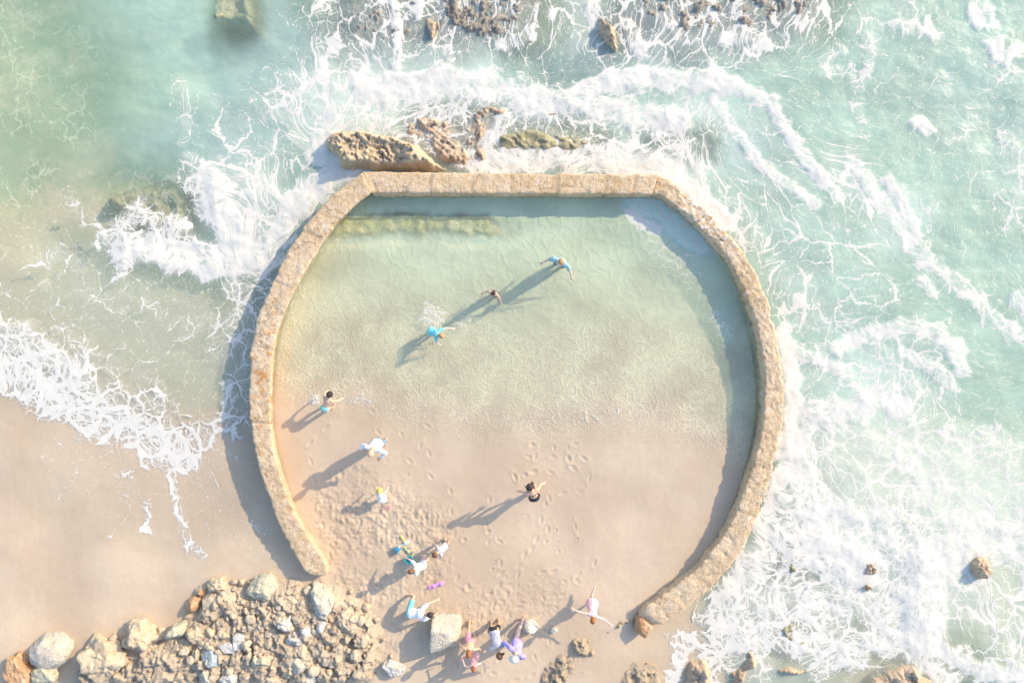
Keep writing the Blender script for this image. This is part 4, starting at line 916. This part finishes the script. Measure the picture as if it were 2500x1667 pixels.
C_TEAL = flat_mat("teal_cloth", (.22, .52, .52), .85, .15, 14)
C_PURPLE = flat_mat("violet_cloth", (.36, .32, .66), .85, .18, 14)
C_LEGGING = flat_mat("mauve_grey_cloth", (.24, .19, .22), .85, .15, 14)
C_PINK = flat_mat("pink_cloth", (.74, .46, .50), .85, .12, 14)
C_DPINK = flat_mat("rose_cloth", (.66, .28, .36), .85, .15, 14)
C_GREY = flat_mat("grey_cloth", (.42, .42, .47), .85, .1, 14)
C_DGREY = flat_mat("charcoal_cloth", (.12, .12, .13), .85, .15, 14)
C_BLACK = flat_mat("black_cloth", (.03, .03, .035), .8, .2, 14)
C_JEAN = flat_mat("denim", (.18, .26, .38), .9, .15, 20)
C_STRAW = flat_mat("yellow_straw", (.66, .50, .16), .9, .15, 40)
C_CREAM = flat_mat("cream_cloth", (.70, .68, .60), .9, .08, 20)
EYE = flat_mat("eye_dark", (.03, .025, .02), .2, 0)
LIP = flat_mat("lip", (.42, .16, .13), .5, .05)

class Blob:
    """collects tapered limbs and ellipsoids; remesh() melts them into one continuous surface"""
    def __init__(self): self.bm = bmesh.new()
    def limb(self, a, b, ra, rb, seg=14, cap=True):
        a, b = Vector(a), Vector(b); d = b - a; L = d.length
        if L < 1e-5: return
        q = d.to_track_quat('Z', 'Y')
        rings = []
        prof = []
        if cap:
            for i in range(5): t = math.pi / 2 * (1 - i / 4); prof.append((-ra * math.sin(t), ra * math.cos(t)))
        else: prof.append((0, ra))
        prof += [(L * .33, ra + (rb - ra) * .33), (L * .66, ra + (rb - ra) * .66)]
        if cap:
            for i in range(5): t = math.pi / 2 * i / 4; prof.append((L + rb * math.sin(t), rb * math.cos(t)))
        else: prof.append((L, rb))
        for z, r in prof:
            r = max(r, 1e-4)
            rings.append([self.bm.verts.new(a + q @ Vector((r * math.cos(2 * math.pi * k / seg), r * math.sin(2 * math.pi * k / seg), z))) for k in range(seg)])
        for r0, r1 in zip(rings[:-1], rings[1:]):
            for k in range(seg): self.bm.faces.new((r0[k], r0[(k + 1) % seg], r1[(k + 1) % seg], r1[k]))
        self.bm.faces.new(rings[0][::-1]); self.bm.faces.new(rings[-1])
    def ell(self, c, r, rot=None, sub=3):
        M = Matrix.Translation(Vector(c)) @ (rot.to_4x4() if rot is not None else Matrix.Identity(4)) @ Matrix.Diagonal((*r, 1))
        bmesh.ops.create_icosphere(self.bm, subdivisions=sub, radius=1, matrix=M)
    def make(self, name, mat, parent, voxel=.008, smooth=2, crumple=0.0, seed=0):
        me = bpy.data.meshes.new(name); self.bm.to_mesh(me); self.bm.free()
        tmp = bpy.data.objects.new("tmp", me); COL.objects.link(tmp)
        m = tmp.modifiers.new("r", 'REMESH'); m.mode = 'VOXEL'; m.voxel_size = voxel
        if smooth:
            s = tmp.modifiers.new("s", 'SMOOTH'); s.iterations = smooth; s.factor = .5
        dg = bpy.context.evaluated_depsgraph_get()
        me2 = bpy.data.meshes.new_from_object(tmp.evaluated_get(dg))
        bpy.data.objects.remove(tmp); bpy.data.meshes.remove(me)
        me2.name = name
        if crumple:
            n = len(me2.vertices); co = np.zeros(n * 3, np.float32); no = np.zeros(n * 3, np.float32)
            me2.vertices.foreach_get("co", co); me2.vertices.foreach_get("normal", no); co = co.reshape(-1, 3); no = no.reshape(-1, 3)
            f = perlin(co[:, 0] * 9 + co[:, 2] * 6, co[:, 1] * 9 + seed, seed) + .6 * perlin(co[:, 0] * 23, co[:, 1] * 23 + co[:, 2] * 20, seed + 3)
            co += no * (f * crumple)[:, None]; me2.vertices.foreach_set("co", co.ravel()); me2.update()
        return link(name, me2, mat, parent)

def dirv(F, L_, U, az, el):
    a, e = R(az), R(el)
    return (F * math.cos(a) * math.cos(e) + L_ * math.sin(a) * math.cos(e) + U * math.sin(e)).normalized()

def person(label, px, py, H, heading, lean=5, roll=0, head=(0, 0), arms=None, legs=None, skin=SKIN, hair=(H_BROWN, 'short'), wear=(), hat=None, ref=.55, sink=0.0, female=False, zfloor=None, spread=0):
    """(px, py): where the pelvis shows in the photo. heading: degrees in the picture (0 right, 90 up). arms / legs: per side (left, right)
    ((azimuth, elevation) of the upper bone, (azimuth, elevation) of the lower bone) relative to the heading."""
    arms = arms or [((10, -80), (10, -70)), ((-10, -80), (-10, -70))]
    legs = legs or [((8, -88), (0, -90)), ((-8, -88), (0, -90))]
    x, y = G(px, py)
    h = R(heading); F = Vector((math.cos(h), math.sin(h), 0)); L_ = Vector((-math.sin(h), math.cos(h), 0)); U = Vector((0, 0, 1))
    # legs first: pelvis height follows from the lower foot
    hip = .052 * H
    feet = []
    for (ua, ue), (la, le) in legs:
        feet.append(.245 * H * math.sin(R(ue)) + .245 * H * math.sin(R(le)))
    pz_local = -min(feet) + .035 * H
    z0 = (gz(x, y) if zfloor is None else zfloor) - sink
    k = (CAMH - z0 - pz_local) / CAMH
    wx, wy = x * k, y * k
    z0 = (gz(wx, wy) if zfloor is None else zfloor) - sink
    root = empty("person", (wx, wy, z0)); tag(root, label, "person", "people at the tidal pool")
    pel = Vector((0, 0, pz_local))
    tl = R(lean); tr = R(roll)
    T = (U * math.cos(tl) + F * math.sin(tl)); T = (T * math.cos(tr) + L_ * math.sin(tr)).normalized()
    TL = (L_ - T * L_.dot(T)).normalized(); TF = TL.cross(T)
    chest = pel + T * .20 * H; neckb = pel + T * .30 * H
    sw = (.098 if female else .108) * H
    b = Blob(); s = H
    # trunk
    b.ell(pel + T * .01 * s, (.085 * s, .062 * s, .075 * s), Matrix((TL, TF, T)).transposed())
    b.ell(pel + T * .10 * s, (.072 * s if female else .080 * s, .052 * s, .10 * s), Matrix((TL, TF, T)).transposed())
    b.ell(chest + T * .015 * s, (.092 * s, .062 * s, .10 * s), Matrix((TL, TF, T)).transposed())
    b.limb(chest + T * .065 * s - TL * sw * .8, chest + T * .065 * s + TL * sw * .8, .036 * s, .036 * s)
    b.limb(neckb - T * .02 * s, neckb + T * .06 * s, .034 * s, .030 * s)
    # head
    hp, hy = head
    hd = (T * math.cos(R(hp)) + TF * math.sin(R(hp))).normalized()
    if hp is not None and lean > 45: hd = (hd + F * .2).normalized()
    HL = (TL - hd * TL.dot(hd)).normalized(); HF = HL.cross(hd)
    q = Matrix.Rotation(R(hy), 3, hd); HL = q @ HL; HF = q @ HF
    hc = neckb + T * .045 * s + hd * .075 * s
    kid = 1.0 + max(0, (1.5 - H)) * .28
    hr = .062 * s * kid
    RM = Matrix((HL, HF, hd)).transposed()
    b.ell(hc, (hr * .80, hr * .98, hr * 1.12), RM)
    b.ell(hc - hd * hr * .45 + HF * hr * .22, (hr * .62, hr * .72, hr * .68), RM)
    b.limb(hc + HF * hr * .92 - hd * hr * .05, hc + HF * hr * 1.14 - hd * hr * .30, .008 * s, .012 * s, 8)       # nose
    for sd in (-1, 1): b.ell(hc + HL * sd * hr * .82 - hd * hr * .1, (hr * .10, hr * .20, hr * .28), RM, 2)          # ears
    shs = []; tops = []
    for i, sd in enumerate((1, -1)):
        (ua, ue), (la, le) = arms[i]
        sh = chest + T * .065 * s + TL * sd * sw
        du = dirv(F, L_, U, ua, ue); dl = dirv(F, L_, U, la, le)
        el_ = sh + du * .172 * s; wr = el_ + dl * .150 * s
        b.limb(sh, el_, .030 * s, .023 * s); b.limb(el_, wr, .023 * s, .0155 * s)
        # hand: palm, four fingers, thumb
        side = dl.cross(U); side = side.normalized() if side.length > .1 else L_.copy()
        nrm = side.cross(dl).normalized()
        pm = wr + dl * .028 * s
        b.ell(pm, (.024 * s, .011 * s, .032 * s), Matrix((side, nrm, dl)).transposed(), 2)
        for f_, (o_, ln) in enumerate(((-1.5, .036), (-.5, .042), (.5, .044), (1.5, .040))):
            p0 = pm + dl * .022 * s + side * o_ * .0125 * s
            d1 = (dl + side * o_ * .13 - nrm * .15).normalized(); p1 = p0 + d1 * ln * .55 * s; d2 = (d1 - nrm * .55).normalized()
            b.limb(p0, p1, .0058 * s, .0052 * s, 8); b.limb(p1, p1 + d2 * ln * .5 * s, .0052 * s, .0044 * s, 8)
        t0 = pm + side * sd * .020 * s - dl * .008 * s; t1 = t0 + (dl * .6 + side * sd * .9).normalized() * .026 * s
        b.limb(t0, t1, .0075 * s, .0065 * s, 8); b.limb(t1, t1 + (dl + side * sd * .25).normalized() * .022 * s, .0065 * s, .0052 * s, 8)
        shs.append((sh, el_, wr, du, dl))
    ls = []
    for i, sd in enumerate((1, -1)):
        (ua, ue), (la, le) = legs[i]
        hj = pel + TL * sd * hip - T * .01 * s
        kn = hj + dirv(F, L_, U, ua, ue) * .245 * s; an = kn + dirv(F, L_, U, la, le) * .235 * s
        b.limb(hj, kn, .052 * s, .034 * s); b.limb(kn, an, .034 * s, .021 * s); b.ell(kn.lerp(an, .28) - F * .008 * s, (.031 * s, .033 * s, .06 * s), Matrix((L_, F, U)).transposed(), 2)
        dl = dirv(F, L_, U, la, le)
        toe = (F - dl * F.dot(dl)); toe = toe.normalized() if toe.length > .3 else F
        if le < -60: toe = F
        hl = an - toe * .022 * s + dl * .022 * s; b.limb(hl, an + toe * .085 * s + dl * .028 * s, .022 * s, .016 * s); b.ell(an + toe * .085 * s + dl * .03 * s, (.026 * s, .034 * s, .013 * s), Matrix((toe.cross(U).normalized() if abs(toe.z) < .9 else L_, toe, toe.cross(U).normalized().cross(toe) if abs(toe.z) < .9 else U)).transposed(), 2)
        ls.append((hj, kn, an))
    b.make("body", skin, root, .0065 * max(H / 1.6, .75), 2)
    # face
    for sd in (-1, 1):
        e = Blob(); e.ell(hc + HF * hr * .90 + HL * sd * hr * .34 + hd * hr * .02, (.0075 * s,) * 3, None, 2); e.make("eye", EYE, root, .003, 0)
    e = Blob(); e.limb(hc + HF * hr * .93 + HL * hr * .2 - hd * hr * .60, hc + HF * hr * .93 - HL * hr * .2 - hd * hr * .60, .004 * s, .004 * s, 8); e.make("mouth", LIP, root, .003, 0)
    # hair
    hm, hs = hair
    if hm is not None:
        e = Blob()
        e.ell(hc + hd * hr * .14 - HF * hr * .14, (hr * .90, hr * 1.02, hr * 1.12), RM)
        if hs == 'curly':
            rs = random.Random(int(px))
            for _ in range(46):
                v = Vector((rs.gauss(0, 1), rs.gauss(-.25, 1), abs(rs.gauss(.2, .9)))).normalized()
                e.ell(hc + RM @ Vector((v.x * hr * .98, v.y * hr * 1.12 - hr * .1, v.z * hr * 1.15)), (hr * .24,) * 3, None, 2)
        if hs in ('bob', 'long'):
            e.ell(hc - HF * hr * .35 - hd * hr * .35, (hr * .92, hr * .78, hr * 1.05), RM)
        if hs in ('long', 'hang'):
            rs = random.Random(int(py))
            down = (-hd * .75 - HF * .28) if hs == 'long' else (U * -1 + F * .25)
            for _ in range(16):
                p0 = hc + HL * rs.uniform(-.8, .8) * hr - HF * rs.uniform(.1, .7) * hr + hd * rs.uniform(-.2, .5) * hr
                dd = (down.normalized() + HL * rs.uniform(-.35, .35) + T * rs.uniform(-.1, .1)).normalized()
                p1 = p0 + dd * hr * rs.uniform(1.0, 1.6); p2 = p1 + (dd + U * -.35 + L_ * rs.uniform(-.3, .3)).normalized() * hr * (rs.uniform(.5, 1.0) if hs == 'long' else rs.uniform(.9, 1.9))
                e.limb(p0, p1, hr * .26, hr * .22, 8); e.limb(p1, p2, hr * .22, hr * .07, 8)
        if hs == 'ponytail':
            p0 = hc - HF * hr * 1.0 + hd * hr * .4; e.limb(hc, p0, hr * .3, hr * .22); e.limb(p0, p0 - HF * hr * .9 - U * hr * .8, hr * .24, hr * .10)
        e.make("hair", hm, root, .009, 1, .006, int(px))
    # clothes
    for kind, mat in wear:
        e = Blob(); g = .012 * s; TM = Matrix((TL, TF, T)).transposed(); nm = kind.split(':')[0]
        if nm in ('shirt', 'tshirt', 'top', 'dress'):
            e.ell(chest + T * .012 * s, (.092 * s + g, .064 * s + g, .098 * s), TM); e.ell(pel + T * .10 * s, (.084 * s + g, .058 * s + g, .11 * s), TM)
            e.limb(chest + T * .062 * s - TL * sw * .85, chest + T * .062 * s + TL * sw * .85, .042 * s, .042 * s)
            if nm != 'top': e.ell(pel + T * .02 * s, (.094 * s + g, .070 * s + g, .085 * s), TM)
            for sh, el_, wr, du, dl in shs:
                if nm == 'shirt': e.limb(sh, el_, .042 * s, .034 * s, cap=True); e.limb(el_, el_.lerp(wr, .85), .034 * s, .028 * s, cap=False)
                elif nm == 'tshirt': e.limb(sh, sh.lerp(el_, .72), .043 * s, .038 * s, cap=False)
            if nm == 'dress':
                dn = (ls[0][1] + ls[1][1]) * .5; e.limb(pel, pel.lerp(dn, .75), .095 * s, .15 * s, 20, cap=False)
        elif nm in ('shorts', 'trousers', 'briefs', 'skirt'):
            e.ell(pel + T * .005 * s, (.088 * s + g, .066 * s + g, .078 * s + g * .3), TM)
            for hj, kn, an in ls:
                if nm == 'briefs': e.limb(hj, hj.lerp(kn, .14), .058 * s, .056 * s, cap=False)
                if nm == 'shorts': e.limb(hj, hj.lerp(kn, .78), .064 * s, .056 * s, cap=False)
                if nm == 'trousers': e.limb(hj, kn, .060 * s, .044 * s); e.limb(kn, kn.lerp(an, .88), .044 * s, .032 * s, cap=False)
            if nm == 'skirt':
                dn = (ls[0][1] + ls[1][1]) * .5; e.limb(pel + T * .03 * s, pel.lerp(dn, .7), .085 * s, .14 * s, 20, cap=False)
        elif nm == 'bikini':
            e.ell(chest + T * .005 * s, (.094 * s + g * .4, .066 * s + g * .4, .028 * s), TM)
        e.make({'top': 'swim_top', 'bikini': 'bikini_top', 'tshirt': 'shirt'}.get(nm, nm), mat, root, .009, 1, .007, int(py) + len(wear))
    if hat:
        hm2, brim = hat
        e = Blob(); e.ell(hc + hd * hr * .35 - HF * hr * .05, (hr * 1.0, hr * 1.14, hr * 1.0), RM)
        e.ell(hc + hd * hr * .28, (hr * 1.0 + brim, hr * 1.14 + brim, hr * .10 + .006), RM)
        e.make("hat", hm2, root, .008, 1, .004, 5)
    return root, dict(head=hc, hands=[a[2] + a[4] * .05 * s for a in shs], pel=pel, loc=Vector((wx, wy, z0)), F=F, L=L_)

STAND = [((6, -86), (0, -92)), ((-6, -86), (0, -92))]
STEP = [((4, -66), (-176, -84)), ((-176, -72), (180, -62))]
SQUAT = [((22, 8), (-165, -78)), ((-22, 4), (165, -78))]
BEND = [((10, -82), (180, -84)), ((-10, -78), (180, -86))]
person("adult in a blue green shirt wading highest up in the pool with arms spread", 1369, 640, 1.75, -118, 8, arms=[((70, -52), (50, -50)), ((-65, -50), (-40, -50))], legs=STAND,
       hair=(H_BLOND, 'short'), skin=SKIN_PALE, wear=(('tshirt', C_BLUE), ('shorts', C_DGREY)))
person("bare chested dark haired child wading in the middle of the long shadow", 1207, 716, 1.25, -117, 6, arms=[((70, -66), (40, -45)), ((-70, -66), (-40, -45))], legs=STAND, hair=(H_DARK, 'short'), wear=(('shorts', C_DGREY),))
person("fair haired child in a turquoise top splashing in the pool with one arm out", 1050, 808, 1.22, -22, 55, head=(-25, 0), arms=[((40, -25), (20, -20)), ((-60, -55), (-30, -60))], legs=[((20, -75), (180, -80)), ((-15, -70), (175, -75))],
       hair=(H_BLOND, 'bob'), skin=SKIN_PALE, wear=(('tshirt', C_TURQ), ('shorts', C_TURQ)))
person("dark haired child in teal briefs bending at the pool's wet edge", 792, 997, 1.35, 62, 62, head=(-20, 0), arms=[((40, -60), (20, -75)), ((-60, -50), (-20, -70))], legs=[((15, -74), (182, -84)), ((-12, -80), (180, -84))],
       hair=(H_DARK, 'curly'), wear=(('briefs', C_TEAL),), female=True)
person("balding man in a long white shirt standing on sand near the left wall", 921, 1082, 1.78, -105, 10, head=(25, 0), arms=[((60, -58), (-30, -25)), ((-75, -55), (-20, -50))], legs=STAND, hair=(None, ''), skin=SKIN, wear=(('shirt', C_WHITE), ('trousers', C_JEAN)))
person("toddler in a white dress and yellow sun hat stooping over dug up sand", 931, 1222, .98, 92, 60, head=(-30, 0), arms=[((30, -60), (10, -70)), ((-40, -50), (-10, -70))], legs=BEND, hair=(H_BROWN, 'bob'), skin=SKIN_PALE, wear=(('dress', C_WHITE),), hat=(C_STRAW, .035))
person("woman with long dark hair and bare back, alone on the open sand", 1305, 1214, 1.70, 110, 36, head=(15, 0), arms=[((65, -62), (100, -66)), ((-70, -58), (-120, -66))], legs=[((6, -80), (180, -84)), ((-6, -84), (180, -86))],
       hair=(H_DARK, 'hang'), wear=(('briefs', C_BLACK), ('bikini', C_BLACK)), female=True)
person("curly haired child in a grey lilac top stooping at the tip of the woman's shadow", 1088, 1333, 1.2, 205, 34, head=(15, 0), arms=[((50, -60), (30, -60)), ((-40, -65), (-10, -65))], legs=BEND, hair=(H_BROWN, 'curly'), wear=(('tshirt', C_GREY), ('shorts', C_DGREY)))
person("brown haired child in a white shirt stooping toward a turquoise bucket", 1034, 1378, 1.28, 190, 34, head=(15, 0), arms=[((40, -60), (10, -70)), ((-35, -40), (-20, -45))], legs=BEND, hair=(H_BROWN, 'bob'), skin=SKIN_PALE, wear=(('tshirt', C_WHITE), ('shorts', C_GREY)))
person("person in a white shirt and teal shorts on one knee beside the grey block", 1000, 1496, 1.55, 2, 74, head=(-15, 0), arms=[((25, -30), (5, -40)), ((-20, -55), (10, -40))], legs=[((70, -20), (-160, -60)), ((-20, -50), (175, -25))], hair=(H_DARK, 'ponytail'), wear=(('tshirt', C_WHITE), ('shorts', C_TEAL)))
person("bare backed red haired child walking just behind the girl in pink", 1148, 1566, 1.45, -95, 8, head=(18, 0), arms=[((60, -62), (40, -45)), ((-65, -65), (-50, -75))], legs=STEP, hair=(H_RED, 'bob'), skin=SKIN, wear=(('shorts', C_DPINK),))
GIRL = person("small red haired girl in pink, lowest in the picture, holding a red stick", 1156, 1612, 1.1, -60, 6, head=(15, 0), arms=[((60, -20), (10, -20)), ((-120, -30), (170, -5))], legs=STEP, hair=(H_RED, 'bob'), skin=SKIN_PALE, wear=(('dress', C_PINK),), female=True)
person("person in a grey top with long brown hair bending down in the walking group", 1206, 1541, 1.58, -75, 66, head=(10, 0), arms=[((60, -50), (0, -60)), ((-60, -40), (-20, -65))], legs=[((20, -78), (180, -86)), ((-20, -76), (180, -84))], hair=(H_BROWN, 'hang'), skin=SKIN_TAN, wear=(('tshirt', C_GREY), ('shorts', C_BLACK)), female=True)
person("person in a violet shirt and pale hat striding toward the bottom edge", 1263, 1570, 1.7, -125, 10, head=(15, 0), arms=[((75, -55), (-10, -40)), ((-75, -55), (-10, -35))], legs=[((2, -62), (-178, -80)), ((-178, -64), (180, -50))], hair=(H_DARK, 'short'), wear=(('shirt', C_PURPLE), ('trousers', C_LEGGING)), hat=(C_CREAM, .05))
person("red haired girl running with arms out near the wall's right end", 1447, 1483, 1.32, -108, 18, head=(10, 0), arms=[((85, -10), (70, 0)), ((-80, -10), (-95, 0))], legs=[((0, -74), (180, -84)), ((178, -66), (180, 5))], hair=(H_RED, 'bob'), skin=SKIN_PALE, wear=(('dress', C_PINK),), female=True)

# ------------------------------------------------------------------ beach toys
def lathe(prof, seg=24):
    bm = bmesh.new(); rings = [[bm.verts.new((r * math.cos(2 * math.pi * k / seg), r * math.sin(2 * math.pi * k / seg), z)) for k in range(seg)] for r, z in prof]
    for a_, b_ in zip(rings[:-1], rings[1:]):
        for k in range(seg): bm.faces.new((a_[k], a_[(k + 1) % seg], b_[(k + 1) % seg], b_[k]))
    bm.faces.new(rings[0][::-1]); bm.faces.new(rings[-1]); bmesh.ops.recalc_face_normals(bm, faces=bm.faces)
    me = bpy.data.meshes.new("toy"); bm.to_mesh(me); bm.free(); return me

def plastic(n_, c): return flat_mat(n_, c, .4, .05, 20, .05)
def bucket(px, py, r, col, label, tilt=0, az=0):
    x, y = G(px, py); z = gz(x, y)
    root = empty("sand_bucket", (x, y, z)); root.rotation_euler = (R(tilt), 0, R(az)); tag(root, label, "bucket")
    m = plastic("bucket_plastic", col)
    me = lathe([(r * .72, 0), (r * .98, r * 1.75), (r * 1.08, r * 1.78), (r * 1.08, r * 1.86), (r * .93, r * 1.86), (r * .68, .012)]); me.name = "pail"; link("pail", me, m, root)
    e = Blob()
    for i in range(12):
        a0, a1 = math.pi * i / 12, math.pi * (i + 1) / 12
        e.limb((math.cos(a0) * r, math.sin(a0) * r * .9, r * 1.8 + .03), (math.cos(a1) * r, math.sin(a1) * r * .9, r * 1.8 + .03), .006, .006, 8)
    e.make("handle", m, root, .005, 0)
    if tilt: root.location.z += r * .8
def spade(px, py, L, ang, col, label, name="sand_spade", cat="toy spade"):
    x, y = G(px, py); z = gz(x, y)
    root = empty(name, (x, y, z + .025), R(ang)); tag(root, label, cat); m = plastic("spade_plastic", col)
    e = Blob(); e.ell((L * .28, 0, 0), (L * .26, L * .17, .018)); e.make("blade", m, root, .007, 1)
    e = Blob(); e.limb((L * .05, 0, 0), (-L * .45, 0, .012), .014, .014, 8); e.limb((-L * .45, -L * .1, .012), (-L * .45, L * .1, .012), .013, .013, 8); e.make("shaft", m, root, .006, 0)
bucket(1002, 1358, .12, (.10, .55, .55), "turquoise bucket beside the stooping child in the white shirt")
bucket(966, 1333, .09, (.12, .42, .58), "small blue bucket tipped over among the toys left of the children", 80, 60)
spade(987, 1325, .36, 30, (.55, .74, .80), "pale blue toy spade in the middle of the toys left of the children")
spade(986, 1313, .26, 120, (.80, .62, .20), "small yellow toy spade, topmost of the scattered toys")
spade(995, 1338, .24, -50, (.45, .72, .36), "small green toy spade, lowest of the scattered toys")
spade(946, 1237, .30, 20, (.78, .34, .32), "salmon pink toy rake lying below the toddler in white", "sand_rake", "toy rake")
def shoe(px, py, ang, col, label):
    x, y = G(px, py); z = gz(x, y); root = empty("sandal", (x, y, z + .02), R(ang)); tag(root, label, "sandal", "pair of violet sandals"); m = plastic("sandal_plastic", col)
    e = Blob(); e.ell((0, 0, 0), (.15, .06, .022)); e.ell((.07, 0, .0), (.08, .066, .024)); e.make("sole", m, root, .007, 1)
    e = Blob(); e.limb((.05, -.055, .01), (.05, 0, .05), .014, .014, 8); e.limb((.05, 0, .05), (.05, .055, .01), .014, .014, 8); e.make("strap", m, root, .006, 0)
shoe(1074, 1420, 12, (.66, .34, .66), "violet sandal, right one of the pair lying on sand below the children")
shoe(1056, 1427, 20, (.62, .30, .62), "violet sandal, left one of the pair lying on sand below the children")
def strip(px0, py0, px1, py1, r, mat, label, name, cat, z=None):
    a_, b_ = G(px0, py0), G(px1, py1); za = gz(*a_); e = Blob(); rs = random.Random(int(px0)); n_ = 7; prev = None
    for i in range(n_ + 1):
        t = i / n_; p = Vector((a_[0] + (b_[0] - a_[0]) * t + rs.uniform(-.03, .03), a_[1] + (b_[1] - a_[1]) * t + rs.uniform(-.03, .03), (za if z is None else z) + r * .6))
        if prev is not None: e.limb(prev, p, r, r * (.9 if i < n_ else .4), 8)
        prev = p
    o = e.make(name, mat, None, .008, 1); tag(o, label, cat)
_hand = GIRL[1]['hands'][1]
stick = Blob(); stick.limb(_hand + Vector((-.10, -.05, -.02)), _hand + Vector((.24, .14, .04)), .014, .010, 8); _o = stick.make('stick', plastic('red_plastic', (.55, .10, .10)), None, .006, 0)
_o.location = GIRL[1]['loc']; tag(_o, 'short red stick held out by the small girl in pink', 'stick')
strip(1152, 1510, 1146, 1536, .022, flat_mat("kelp", (.50, .32, .14), .6), "strand of orange brown kelp on sand above the walking group", "kelp_strand", "seaweed")
